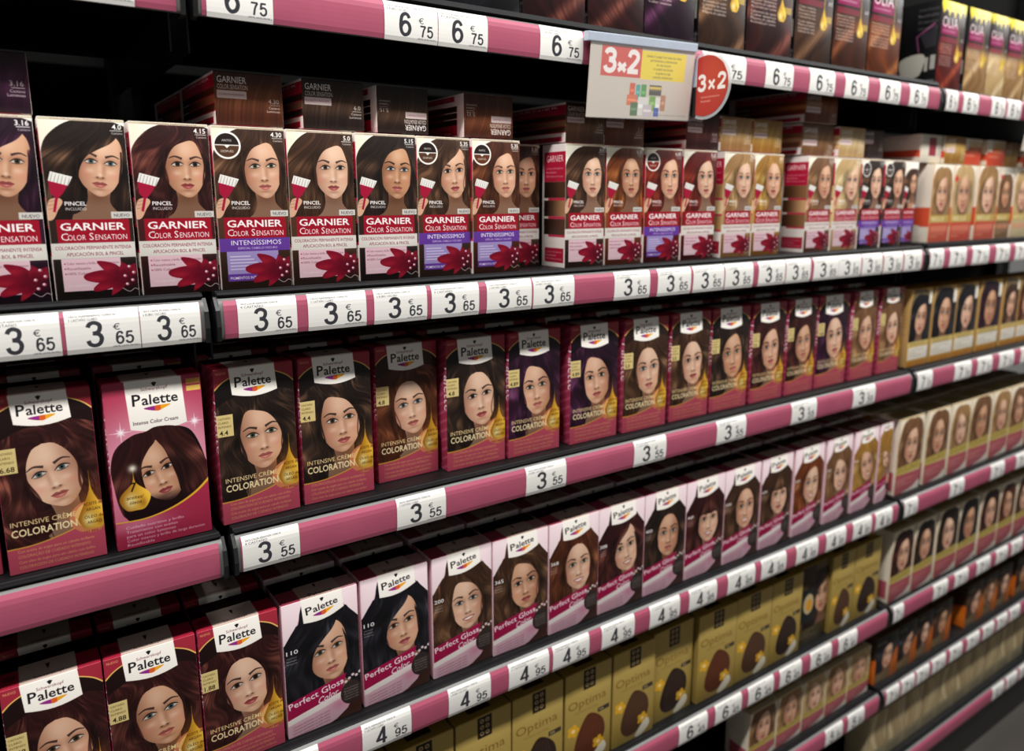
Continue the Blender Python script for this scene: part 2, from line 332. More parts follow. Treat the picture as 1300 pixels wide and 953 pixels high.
# ------------------------------------------------------------------ the carton designs
def d_sensation(px, a, hair, code='4.0', purple=False, badge=False, style='side', seed=0, flip=1, roll=0.0, yaw=.2, wave=0.0, skin=0, fx=.66):
    cv = Cv(px, a, (236, 232, 222)); H = a; f = a / 2.27
    HC = HAIR[hair]
    cv.blob(.0, .1, .3, .5, (214, 208, 160), .3)
    portrait(cv, fx, .575 * f, .39, hair, style, roll, yaw, skin, 1.42, wave, flip, seed, clip=1.27 * f)
    y = 1.25 * f
    cv.rect(.0, y, 1, H, HC[1])                               # lower hair-coloured field
    cv.grad(cv.mask([(0, y), (1, y), (1, H), (0, H)]), y, H, HC[1], HC[0])
    cv.rect(0, 0, 1, .035, (196, 184, 160)); cv.text('COLORACION PERMANENTE', .5, .028, .016, (110, 70, 70), 'c', w=.7)
    # code
    cv.text(code, .96, .125, .062, (245, 245, 240), 'r', bold=.015); cv.rect(.82, .14, .97, .147, (240, 240, 236))
    cv.text('Castano', .97, .19, .028, (240, 240, 236), 'r')
    # brush, hand
    cv.poly(spline([(.03, 1.02 * f), (.14, .98 * f), (.19, 1.03 * f), (.13, 1.13 * f), (.07, 1.24 * f), (.0, 1.24 * f)], 4), SKIN[0][0])
    for k in range(3): cv.stroke([(.02, (1.03 + .045 * k) * f), (.13, (1.01 + .045 * k) * f)], .008, .004, SKIN[0][1], .6)
    cv.poly([(.07, 1.15 * f), (.11, .98 * f), (.06, .92 * f), (.05, .76 * f), (.27, .82 * f), (.2, .93 * f), (.14, .99 * f), (.1, 1.16 * f)], (164, 20, 56))
    cv.poly([(.05, .77 * f), (.085, .655 * f), (.33, .72 * f), (.27, .83 * f)], (238, 236, 230))
    for k in range(6): cv.stroke([(.075 + .038 * k, (.775 + .011 * k) * f), (.108 + .038 * k, (.675 + .011 * k) * f)], .008, .006, (120, 110, 110), .75)
    cv.text('PINCEL', .21, 1.075 * f, .05, (250, 248, 246), w=.25, bold=.02); cv.text('INCLUIDO', .215, 1.135 * f, .036, (250, 248, 246), w=.24)
    cv.rect(.74, 1.155 * f, 1, 1.24 * f, (206, 202, 196)); cv.text('NUEVO', .775, 1.222 * f, .042, (60, 52, 56), w=.19)
    cv.rect(.09, 1.25 * f, .95, 1.545 * f, (154, 14, 36))
    cv.text('GARNIER', .13, 1.385 * f, .093, (250, 246, 244), w=.77, bold=.02)
    cv.text('C', .13, 1.51 * f, .092, (250, 246, 244)); cv.text('OLOR', .205, 1.51 * f, .07, (250, 246, 244), w=.21)
    cv.text('S', .455, 1.51 * f, .092, (250, 246, 244)); cv.text('ENSATION', .525, 1.51 * f, .07, (250, 246, 244), w=.385)
    if purple:
        cv.rect(0, 1.545 * f, 1, 1.73 * f, (98, 56, 150))
        cv.text('INTENSÍSSIMOS', .17, 1.64 * f, .066, (250, 246, 252), w=.70); cv.text('ESPECIAL CABELLO OSCURO', .26, 1.70 * f, .03, (235, 225, 245), w=.55)
        cv.rect(.1, 1.73 * f, .82, 2.15 * f, (158, 140, 196)); cv.rect(.1, 2.05 * f, .72, 2.15 * f, (98, 56, 150))
        for k in range(5): cv.stroke([(.14, (1.8 + .045 * k) * f), (.42 + .05 * (k % 3), (1.8 + .045 * k) * f)], .014, .014, (228, 220, 240), .8)
        cv.text('PIGMENTOS INTENSOS', .13, 2.125 * f, .036, (245, 240, 250), w=.5, bold=.01)
    else:
        cv.rect(0, 1.545 * f, 1, 1.745 * f, (214, 208, 200))
        cv.blob(.55, 1.65 * f, .5, .1, (240, 236, 230), .7)
        cv.text('COLORACIÓN PERMANENTE INTENSA', .05, 1.63 * f, .045, (132, 56, 76), w=.9); cv.text('APLICACIÓN BOL & PINCEL', .17, 1.71 * f, .045, (132, 56, 76), w=.68)
        cv.rect(.1, 1.745 * f, .8, 2.16 * f, (228, 192, 202))
        lines(cv, .13, 1.82 * f, .62, 3, .065 * f, .032, (120, 66, 86), bullet=(160, 20, 50))
        cv.text('Con pigmentos', .15, 2.10 * f, .03, (240, 226, 232))
    # crimson flower with pearls
    for an, ln, wd in ((3.2, .5, .15), (3.8, .42, .15), (2.72, .44, .12), (4.5, .26, .16), (2.2, .34, .12), (5.3, .22, .14)):
        x0, y0 = .86, 2.0 * f; dx, dy = math.cos(an), math.sin(an) * .8
        nx, ny = -dy * wd, dx * wd
        pt = spline([(x0, y0), (x0 + dx * ln * .5 + nx * .6, y0 + dy * ln * .5 + ny * .6), (x0 + dx * ln, y0 + dy * ln + ny * .2), (x0 + dx * ln * .95, y0 + dy * ln - ny * .4), (x0 + dx * ln * .4 - nx * .6, y0 + dy * ln * .4 - ny * .6)], 4)
        mm = cv.mask(pt); cv.bl(mm, (128, 10, 38)); cv.blob(x0 + dx * ln * .75, y0 + dy * ln * .75 + .03, .16, .05, (178, 34, 52), .6, m=mm); cv.blob(x0 + dx * ln * .3, y0 + dy * ln * .3, .1, .1, (84, 4, 26), .6, m=mm)
    cv.blob(.88, 2.02 * f, .14, .13, (86, 4, 28), .9)
    for u, v in ((.84, 1.99), (.95, 1.95), (.86, 2.1), (.93, 2.05), (.9, 1.87)): cv.ell(u, v * f, .024, .022, (180, 90, 112)); cv.ell(u - .005, v * f - .005, .013, .012, (246, 234, 234))
    cv.stroke(spline([(.8, 2.15 * f), (.88, 2.2 * f), (.95, 2.16 * f), (1.0, 2.19 * f)], 4, False), .008, .008, (240, 226, 226), .8)
    if badge:
        cv.ell(.2, .26, .185, .185, (240, 236, 230)); m = np.clip((1 - cv.dist(.2, .26, .16, .16)) * .16 * cv.k + .5, 0, 1)
        cv.bl(m * (cv.Y < .26), (30, 18, 16)); cv.bl(m * (cv.Y >= .26), HC[1])
        cv.rect(.04, .252, .36, .266, (225, 220, 214)); cv.poly([(.16, .26), (.24, .26), (.2, .3)], (240, 236, 230))
        cv.text('ANTES', .2, .21, .03, (240, 236, 230), 'c'); cv.text('DESPUÉS', .2, .355, .03, (240, 236, 230), 'c')
    cv.rect(0, 0, .012, H, (220, 212, 204), .6)
    return cv

def d_sensation_end(px, a, hair, code='5.0', dark=False):
    D, Md, L = [c3(q) for q in HAIR[hair]]
    cv = Cv(px, a, (60, 40, 30))
    st = n1(cv.X * 60 + 3 * np.sin(cv.Y * 5) + 20 * cv.Y) ; ban = np.exp(-((cv.Y / cv.a - .45) / .22) ** 2)
    t = np.clip(.25 + .5 * st, 0, 1)[..., None]; c = D + (Md - D) * t; q = (ban * (.34 + .34 * st))[..., None]
    cv.im = (c + (L - c) * q).astype(np.float32)
    w = (236, 230, 226)
    cv.text('GARNIER', .05, .16, .09, w, w=.42, bold=.015); cv.text('COLOR SENSATION', .05, .25, .065, w, w=.43, bold=.006)
    cv.rect(.04, .27, .46, .38, (226, 206, 204)); cv.text('COLORACION PERMANENTE', .06, .34, .03, (140, 70, 84), w=.37)
    cv.text(code, .94, .42, .065, w, 'r'); cv.rect(.8, .44, .95, .446, w); cv.text('Castano', .95, .5, .035, w, 'r'); cv.text('Luminoso', .95, .55, .035, w, 'r')
    return cv

def d_sensation_side(px, a, hair):     # long narrow side of the crimson carton: x = depth, y = height
    cv = Cv(px, a, (232, 224, 218)); H = cv.a
    cv.rect(0, 0, 1, .12 * H, (226, 214, 210)); cv.rect(.1, .06 * H, 1, .3 * H, (170, 22, 52))
    cv.text('GARNIER', .2, .14 * H, .16, (245, 236, 232), w=.7); lines(cv, .2, .2 * H, .7, 3, .1, .05, (240, 220, 220))
    for k, (d, l) in enumerate(((0, 1), (0, 1), (0, 1))):
        y = (.3 + .15 * k) * H
        m = cv.mask([(.1, y), (1, y), (1, y + .13 * H), (.1, y + .13 * H)]); cv.grad(m, .1, 1, HAIR[hair][0], HAIR[hair][1 + (k == 1)], 'x')
        cv.rect(.3, y + .13 * H, 1, y + .15 * H, (190, 40, 70))
    cv.rect(.14, .84 * H, .95, .96 * H, (166, 24, 50)); lines(cv, .2, .88 * H, .68, 3, .09, .05, (236, 214, 214))
    return cv

def palette_label(cv, x0, x1, y1, rot=0.0, cream=False, h=.115):
    w = x1 - x0; yy = lambda x, y: y + (x - (x0 + x1) / 2) * math.tan(rot)
    sk = -math.tan(rot) * .3
    bot = [(x0 + t * w + .02 - sk * 0, yy(x0 + t * w, y1 + .05 * math.sin(math.pi * t) - .015)) for t in np.linspace(0, 1, 9)]
    cv.poly([(x0 - .01, -.05), (x1 - .01, -.05)] + bot[::-1], (244, 238, 230))
    if cream: y1 -= .17
    cx = (x0 + x1) / 2
    cv.poly([(cx - .028, .045), (cx, .035), (cx + .028, .045), (cx + .012, .075), (cx, .09), (cx - .012, .075)], (20, 18, 20))
    if h > .1: cv.text('Schwarzkopf', cx, yy(cx, .125), .036, (120, 70, 80), 'c', w=.27, rot=rot)
    cv.text('P', x0 + .06, yy(x0 + .06, y1 - .105), h * 1.1, (22, 20, 26), w=.085, bold=.012, rot=rot)
    cv.text('alette', x0 + .155, yy(x0 + .155, y1 - .105), h * .95, (22, 20, 26), w=w - .21, bold=.012, rot=rot)
    b = y1 - .07
    sw = spline([(cx - .12, yy(cx - .12, b)), (cx + .15, yy(cx + .15, b - .015)), (cx + .06, yy(cx + .06, b + .035)), (cx, yy(cx, b + .045))], 4)
    m = cv.mask(sw); cv.bl(m, (232, 160, 30)); cv.bl(m * (cv.X < cx - .01), (140, 40, 130))
    cv.bl(m * (cv.X >= cx - .01) * (cv.X < cx + .05), (214, 90, 40))

def d_intensive(px, a, hair, code='4.4', style='side', seed=0, flip=1, roll=-.12, yaw=-.2, wave=.7, skin=0):
    cv = Cv(px, a, HAIR[hair][0]); f = a / 1.95
    D, Md = HAIR[hair][:2]
    portrait(cv, .54, .90 * f, .41, hair, style, roll, yaw, skin, 1.6, wave, flip, seed)
    # red shoulders of the pack with a gold line
    for sd in (0, 1):
        X = (lambda x: x) if sd == 0 else (lambda x: 1 - x)
        cv.poly([(X(0), 0), (X(.4), 0)] + [(X(x), y) for x, y in spline([(.4, .06), (.25, .1), (.1, .17), (0, .26)], 4, False)], (152, 38, 54))
        cv.stroke([(X(x), y) for x, y in spline([(.4, .06), (.25, .1), (.1, .17), (0, .26)], 4, False)], .012, .018, (222, 180, 96))
    palette_label(cv, .19, .76, .355)
    cv.text('NUEVO', .03, .07, .03, (230, 190, 120), w=.12)
    cv.rect(0, .56 * f, .2, .83 * f, (218, 196, 132)); cv.text('CASTAÑO', .02, .62 * f, .026, (90, 66, 30), w=.15); cv.text('CLARO', .02, .67 * f, .026, (90, 66, 30)); cv.text('INTENSO', .02, .72 * f, .026, (90, 66, 30)); cv.text(code, .03, .81 * f, .058, (50, 36, 20), bold=.01)
    # drop in a glowing ring
    cv.blob(.88, 1.38 * f, .26, .3, (190, 110, 40), .45)
    cv.ell(.88, 1.46 * f, .235, .205, (214, 128, 84), .85); cv.ell(.88, 1.44 * f, .175, .165, (240, 190, 110), .8)
    drop(cv, .89, .92 * f, 1.6 * f, .155)
    for k, t in enumerate(('ACEITE de', 'ARGÁN', 'ÓLEO de', 'ARGÃO')): cv.text(t, .9, (1.33 + .065 * k + .02 * (k > 1)) * f, .036, (70, 40, 8), 'c', w=.15 if len(t) < 6 else .2)
    cv.text('MÁS BRILLO', .88, 1.645 * f, .03, (120, 30, 20), 'c', w=.24)
    g = (236, 208, 150)
    cv.text('INTENSIVE CRÈME', .06, 1.42 * f, .058, g, w=.66, bold=.006); cv.text('COLORATION', .06, 1.535 * f, .086, (246, 226, 176), w=.66, bold=.02)
    low = [(x, y * f) for x, y in spline([(-.02, 1.66), (.25, 1.655), (.55, 1.6), (.8, 1.52), (1.02, 1.44)], 5, False)]
    m = cv.mask(low + [(1.05, a + .1), (-.05, a + .1)])
    ring = 1 - np.clip((1 - cv.dist(.88, 1.44 * f, .24, .23)) * cv.k * .2, 0, 1)
    cv.bl(m * ring, (184, 74, 94)); cv.stroke(low, .018, .012, (220, 160, 60), .9, ring)
    lines(cv, .1, 1.715 * f, .78, 4, .06 * f, .034, (232, 180, 110), seed, words=['COLORACIÓN DE CUIDADO INTENSIVO', 'Con aceite de argan para un cabello brillante', 'COLORAÇÃO DE CUIDADO INTENSIVO', 'Com oleo de argao para um cabelo com brilho'])
    return cv

def d_cream(px, a):
    cv = Cv(px, a, (190, 60, 96)); f = a / 1.95
    cv.grad(cv.ones(), 0, 1.0 * f, (160, 38, 66), (204, 104, 130))
    cv.blob(.5, .85, .7, .65, (246, 200, 214), .75)
    for x, y, r in ((.14, .56, .13), (.9, .55, .1), (.2, .8, .06)):
        for an in range(4):
            c, n = math.cos(an * math.pi / 4), math.sin(an * math.pi / 4); l = r * (1 if an % 2 == 0 else .5)
            cv.stroke([(x - c * l, y - n * l), (x, y), (x + c * l, y + n * l)], .001, .001, (255, 240, 246), .9, wm=.022)
        cv.blob(x, y, .04, .04, (255, 245, 250), .9)
    palette_label(cv, .22, .8, .56, cream=True)
    cv.text('Intense Color Cream', .5, .50, .042, (90, 70, 80), 'c', w=.46)
    cv.rect(.84, .05, .99, .11, (206, 150, 70)); cv.rect(.84, .13, .99, .19, (222, 184, 90))
    hm = cv.mask(spline([(.13, 1.6 * f), (.14, 1.15), (.3, .82), (.52, .63), (.6, .6), (.7, .57), (.86, .66), (.97, .95), (1.02, 1.3 * f), (1.05, 1.6 * f), (.6, 1.75 * f)], 5))
    cv.bl(hm, (22, 8, 10))
    portrait(cv, .5, 1.1 * f, .345, 'maho', 'bob', -.25, -.25, 1, 1.15, 0, 1, 6, shoulder=False)
    cv.text('Intense Color Cream', .5, .50, .042, (90, 70, 80), 'c', w=.46)
    cv.bl(hm * sm(1.3 * f, 1.5 * f, cv.Y), (26, 8, 12))
    drop(cv, .22, .98 * f, 1.5 * f, .155)
    cv.blob(.22, 1.0 * f, .05, .05, (255, 250, 230), .9)
    cv.text('7', .21, 1.27 * f, .1, (40, 26, 6), 'c', bold=.01); cv.text('aceites/', .22, 1.36 * f, .04, (60, 36, 6), 'c', w=.17); cv.text('óleos', .22, 1.42 * f, .04, (60, 36, 6), 'c', w=.12)
    low = [(x, y * f) for x, y in spline([(-.02, 1.61), (.3, 1.62), (.6, 1.55), (.85, 1.42), (1.02, 1.27)], 5, False)]
    m = cv.mask(low + [(1.05, a + .1), (-.05, a + .1)]); cv.bl(m, (168, 44, 74)); cv.blob(.2, 1.66 * f, .4, .12, (232, 150, 178), .6, m=m)
    cv.stroke(low, .012, .03, (232, 176, 50))
    lines(cv, .1, 1.71 * f, .82, 5, .052 * f, .032, (250, 226, 232), 3)
    return cv

def d_gloss(px, a, hair, code='110', style='side', seed=0, flip=1, roll=-.1, yaw=.15, wave=.3, skin=0, smile=0):
    cv = Cv(px, a, (234, 206, 212)); f = a / 1.88
    cv.grad(cv.ones(), 0, .5, (246, 228, 232), (222, 182, 194))
    D, Md, L = HAIR[hair]
    hm = cv.mask(spline([(-.05, 2.2), (-.05, .62), (.1, .45), (.2, .3), (.26, .06), (.5, .0), (.74, .06), (.84, .28), (1.05, .44), (1.05, 2.2)], 5))
    t = n1(cv.X * 16 + 2 * np.sin(cv.Y * 4 + seed) + seed * 9)[..., None] * .6 + n1(cv.X * 47 + seed)[..., None] * .4
    cv.bl(hm, (c3(D) + (c3(Md) - c3(D)) * t).astype(np.float32))
    for k in range(9):
        rs = np.random.RandomState(seed * 11 + k); cv.blob(rs.choice([.1, .18, .86, .92]) + .06 * rs.randn(), .7 + .7 * rs.rand(), .05, .018, L, .5, rs.rand() - .5, m=hm)
    portrait(cv, .57, .83 * f, .395, hair, style, roll, yaw, skin, 1.45, wave, flip, seed, smile, clip=1.7 * f)
    cv.poly(spline([(-.05, -.05), (.24, -.05), (.2, .25), (.1, .42), (-.05, .56)], 4), (240, 218, 224)); cv.poly(spline([(1.05, -.05), (.76, -.05), (.82, .2), (.93, .36), (1.05, .44)], 4), (240, 218, 224))
    palette_label(cv, .25, .79, .30, rot=-.13, h=.09)
    cv.text(code, .03, .70 * f, .055, (240, 236, 236), bold=.015, w=.15); lines(cv, .03, .755 * f, .13, 3, .04, .02, (220, 212, 214))
    # magenta banner
    cv.poly([(0, 1.38 * f), (.8, 1.22 * f), (.72, 1.5 * f), (0, 1.62 * f)], (158, 16, 70))
    cv.text('Perfect Gloss', .03, 1.475 * f, .085, (250, 240, 244), w=.74, rot=-.16, bold=.01); cv.text('Color', .40, 1.535 * f, .085, (250, 240, 244), w=.28, rot=-.16, shear=.35, bold=.012)
    lo = [(0, 1.62 * f), (.74, 1.47 * f), (.95, 1.5 * f), (.8, 1.8 * f), (.55, a), (0, a)]
    cv.poly(lo, (226, 184, 198)); cv.poly([(0, 1.62 * f), (.72, 1.47 * f), (.76, 1.56 * f), (0, 1.70 * f)], (246, 236, 232)); cv.blob(.7, 1.64 * f, .16, .1, (204, 120, 152), .6)
    for k in range(4): cv.text('Coloracion permanente con brillo intenso', .06, (1.755 + .045 * k) * f, .026, (150, 70, 104), w=.5, rot=-.12)
    cv.poly([(.6, a), (.8, 1.75 * f), (.92, 1.55 * f), (1, 1.5 * f), (1, a)], (64, 34, 26))
    cv.ell(.86, 1.53 * f, .15, .17, (50, 40, 38)); lines(cv, .76, 1.47 * f, .2, 5, .04 * f, .024, (186, 176, 170))
    for k in range(6): cv.ell(.74 + .05 * k, (1.33 + .02 * ((k * 2) % 3) - .015 * k) * f, .022, .02, (226, 200, 204))
    return cv

def d_oil(px, a, hair, burst=False, seed=0):
    cv = Cv(px, a, (24, 14, 14)); f = a / 1.72
    D, Md, L = HAIR[hair]
    cv.grad(cv.ones(), .62 * f, .95 * f, (30, 18, 18), Md)
    st = n1(cv.X * 7 + 2.2 * np.sin(cv.Y * 5 + seed) + seed * 5); fine = n1(cv.X * 44 + 9 * np.sin(cv.Y * 5 + seed))
    m = sm(.75 * f, 1.15 * f, cv.Y)
    c = c3(D) + (c3(Md) - c3(D)) * (st * .7 + fine * .3)[..., None]; q = (np.maximum(np.sin(cv.X * 5 + cv.Y * 6 + seed * 1.7), 0) ** 4 * (.4 + .5 * fine))[..., None]
    cv.bl(m, (c + (c3(L) - c) * q).astype(np.float32))
    cv.text('GARNIER', .1, .2 * f, .05, (226, 222, 216), w=.42)
    cv.rect(.06, .44 * f, .7, .64 * f, (134, 20, 78))
    x = .08
    for g, w in (('O', .2), ('L', .1), ('I', .03), ('A', .18)):
        cv.text(g, x, .5 * f, .2, (222, 206, 210), w=w); x += w + .03
    cv.text('COLORACION PERMANENTE', .1, .585 * f, .032, (236, 220, 226), w=.5)
    cv.rect(.06, .68 * f, .7, .78 * f, (160, 44, 70), .6)
    for k in range(8): cv.text(['Accionada por aceite', 'Cobertura de canas', 'Color intenso', 'Mejora el cabello'][(k + seed) % 4], .07, (.84 + .052 * k + .02 * (k > 3)) * f, .034, (226, 212, 202), w=.44 + .1 * ((k * 3 + seed) % 3) / 2)
    cv.text('6.0', .86, .72 * f, .06, (236, 230, 226)); cv.rect(.8, .9 * f, .96, 1.0 * f, (190, 160, 40), .8)
    cv.stroke([(.74, .1), (.74, .5 * f), (.74, .75 * f)], .006, .02, (220, 178, 60), .8); drop(cv, .74, .62 * f, 1.13 * f, .1, (170, 120, 16), (250, 214, 70))
    if burst:
        pts = [(0, -.05), (1, -.05), (1, .1)]
        for k in range(9): pts += [(.97 - .11 * k, .34 - .12 * (k % 2) - .02 * abs(k - 4)), (.92 - .11 * k, .17)]
        cv.poly(pts + [(0, .1)], (226, 200, 22))
    return cv

def d_oil_side(px, a):
    cv = Cv(px, a, (10, 9, 10)); H = cv.a
    cv.poly(spline([(.25, .62 * H), (.72, .58 * H), (.7, .78 * H), (.55, .84 * H), (.3, .82 * H)], 4), (176, 172, 160))
    cv.rect(.75, .62 * H, .82, .78 * H, (160, 156, 148)); cv.rect(.86, .6 * H, .96, .76 * H, (160, 156, 148))
    cv.stroke([(.9, .25 * H), (.55, .38 * H), (.62, .56 * H)], .05, .03, (120, 60, 96)); cv.poly([(.6, .36 * H), (.95, .3 * H), (.95, .5 * H), (.75, .52 * H)], (40, 38, 42))
    for k in range(2): cv.rect(.1 + .5 * k, .87 * H, .55 + .42 * k, .96 * H, (70, 68, 72)); lines(cv, .12 + .5 * k, .9 * H, .38, 3, .07, .04, (150, 148, 148))
    lines(cv, .55, .1 * H, .4, 4, .12, .06, (130, 128, 128))
    return cv

def d_caramel(px, a, hair, seed=0):    # amber cartons beyond the dark ones
    cv = Cv(px, a, (200, 150, 70)); f = a / 1.9
    cv.grad(cv.ones(), 0, a, (196, 150, 76), (206, 160, 84))
    cv.poly(spline([(.05, .08), (.45, .03), (.85, .05), (.95, .3), (.95, 1.2), (.05, 1.25)], 4), (70, 66, 60), .7)
    portrait(cv, .5, .72 * f, .40, hair, 'center' if seed % 2 else 'side', .1, -.15, seed, 1.1, .1, 1, seed, clip=1.3 * f)
    cv.poly([(.62, 0), (1, 0), (1, .35), (.85, .12)], (226, 176, 66)); cv.rect(.84, .08, .98, .4, (226, 220, 206))
    cv.rect(0, 1.28 * f, 1, 1.4 * f, (206, 182, 110)); cv.text('NUTRI COLOR', .1, 1.37 * f, .06, (120, 80, 30), w=.7)
    cv.rect(.04, 1.42 * f, 1, 1.72 * f, (236, 230, 218)); lines(cv, .1, 1.5 * f, .7, 3, .075, .036, (140, 110, 70))
    cv.rect(0, 1.76 * f, 1, a, (188, 126, 46))
    return cv

def d_ivory(px, a, hair, seed=0):      # ivory cartons with a gold band and a pink foot
    cv = Cv(px, a, (226, 214, 192)); f = a / 1.85
    portrait(cv, .52, .68 * f, .41, hair, ['side', 'center', 'swept'][seed % 3], .05, .2, seed, 1.0, .3, 1, seed, clip=1.24 * f)
    cv.poly([(0, 1.18 * f), (1, 1.12 * f), (1, 1.34 * f), (0, 1.36 * f)], (186, 166, 84)); cv.text('EXCELLENCE', .08, 1.3 * f, .09, (120, 90, 40), w=.8, rot=-.03)
    cv.rect(0, 1.36 * f, 1, a, (184, 96, 104)); cv.rect(0, 1.36 * f, 1, 1.46 * f, (168, 72, 80), .5); lines(cv, .1, 1.5 * f, .6, 3, .07, .036, (232, 200, 190))
    cv.poly(spline([(.3, a), (.7, 1.76 * f), (1.02, 1.62 * f), (1.02, a + .05)], 4), (240, 232, 220))
    cv.rect(0, 0, .02, a, (190, 160, 110)); cv.rect(0, 0, 1, .025, (196, 168, 120))
    return cv

def d_belle(px, a, hair, seed=0):      # white cartons with an orange red foot
    cv = Cv(px, a, (230, 222, 206)); f = a / 1.85
    portrait(cv, .5, .68 * f, .42, hair, ['side', 'center'][seed % 2], .0, -.15, seed, 1.0, .25, 1, seed, clip=1.22 * f)
    cv.rect(0, 1.2 * f, 1, 1.38 * f, (186, 156, 80)); cv.text('BELLE', .12, 1.34 * f, .1, (236, 226, 190), w=.6)
    c = [(196, 84, 64), (198, 78, 62), (192, 82, 64), (126, 96, 66), (190, 174, 134)][seed % 5]
    cv.rect(0, 1.38 * f, 1, a, c); cv.rect(.1, 1.46 * f, .9, 1.6 * f, (232, 150, 120), .6); lines(cv, .1, 1.66 * f, .7, 2, .07, .04, (240, 214, 190))
    cv.rect(0, 0, .03, a, (210, 150, 100)); cv.ell(.12, .3, .07, .07, (196, 50, 50)) if seed % 2 else None
    return cv

def d_optima(px, a, seed=0, turned=False):
    cv = Cv(px, a, (170, 144, 74)); f = a / 1.75
    cv.grad(cv.ones(), 0, a, (182, 156, 86), (158, 132, 64))
    if turned:  # long side with a woman's profile
        cv.rect(0, 0, 1, a, (96, 74, 44)); portrait(cv, .78, .75 * f, .42, 'dark', 'sweep', 0, -.3, 1, 1.2, .2, 1, 4)
        cv.rect(0, .5 * f, .45, 1.25 * f, (28, 34, 36)); cv.ell(.28, .85 * f, .18, .24, (190, 170, 130)); cv.ell(.3, .88 * f, .1, .14, (214, 150, 40))
        cv.rect(.0, 1.4 * f, 1, a, (70, 58, 34)); lines(cv, .05, 1.48 * f, .6, 3, .07, .04, (190, 176, 130)); cv.rect(0, 0, .5, .4 * f, (60, 46, 30))
        return cv
    cv.rect(.38, .02, .64, .36 * f, (40, 30, 22)); 
    for r in range(3):
        for q in range(2): cv.ell(.46 + .1 * q, (.09 + .1 * r) * f, .036, .036, (186, 160, 110)); cv.ell(.46 + .1 * q, (.09 + .1 * r) * f, .018, .018, (60, 46, 30))
    cv.text('Optima', .06, .64 * f, .15, (128, 94, 36), w=.82); cv.text('coloracion en crema', .2, .74 * f, .04, (128, 94, 36), w=.5)
    cv.rect(.7, .8 * f, .96, .88 * f, (60, 50, 36)); cv.text('N4', .74, .865 * f, .05, (210, 190, 140))
    # hair swatch leaf with flowers
    cv.poly(spline([(.5, .82 * f), (.8, 1.0 * f), (.86, 1.3 * f), (.66, 1.6 * f), (.36, 1.64 * f), (.2, 1.45 * f), (.28, 1.1 * f)], 5), HAIR[['dark', 'chest', 'brown'][seed % 3]][1])
    for k in range(6): cv.stroke(spline([(.46 + .04 * k, .9 * f), (.36 + .08 * k, 1.25 * f), (.34 + .07 * k, 1.56 * f)], 4, False), .006, .006, (126, 94, 66), .6)
    for x, y in ((.17, 1.02), (.72, 1.42)):
        for q in range(5):
            an = q * 1.2566; cv.ell(x + .07 * math.cos(an), (y + .06 * math.sin(an)) * f, .06, .05, (226, 170, 40), 1, an)
        cv.ell(x, y * f, .04, .035, (250, 220, 150))
    cv.poly(spline([(.55, 1.7 * f), (.82, 1.45 * f), (.9, 1.6 * f), (.7, 1.74 * f)], 4), (236, 228, 206))
    return cv

def d_amber(px, a, hair, seed=0, blank=False):   # dark cartons with an orange flare
    cv = Cv(px, a, (44, 34, 26)); f = a / 1.3
    cv.grad(cv.ones(), 0, a, (40, 40, 36), (90, 66, 44))
    if not blank: portrait(cv, .5, .58 * f, .34, hair, ['side', 'sweep', 'center'][seed % 3], .15, .15, seed, 1.25, .5, 1, seed)
    cv.poly(spline([(.75, .7 * f), (1.05, .5 * f), (1.05, a + .1), (.55, a + .1), (.62, 1.0 * f)], 4), (206, 104, 26), .85)
    cv.poly([(0, 1.02 * f), (.7, .98 * f), (.62, a), (0, a)], (120, 96, 66)); lines(cv, .05, 1.1 * f, .5, 3, .06, .034, (210, 190, 150))
    cv.text('NATURAL', .06, .2, .07, (200, 190, 160), w=.4)
    return cv

def d_plain(px, a, seed=0):
    cv = Cv(px, a, (184, 166, 128))
    st = n1(cv.X * 12 + 2 * np.sin(cv.Y * 3 + seed) + seed * 3)[..., None]
    cv.im = (c3((150, 128, 90)) + (c3((206, 190, 150)) - c3((150, 128, 90))) * st).astype(np.float32)
    cv.rect(0, .72 * cv.a, 1, cv.a, (150, 140, 112)); cv.text('COLOR', .1, .9 * cv.a, .14, (96, 86, 64), w=.6); lines(cv, .1, .97 * cv.a, .7, 1, .05, .03, (96, 86, 64))
    cv.rect(0, 0, .04, cv.a, (120, 106, 80))
    return cv

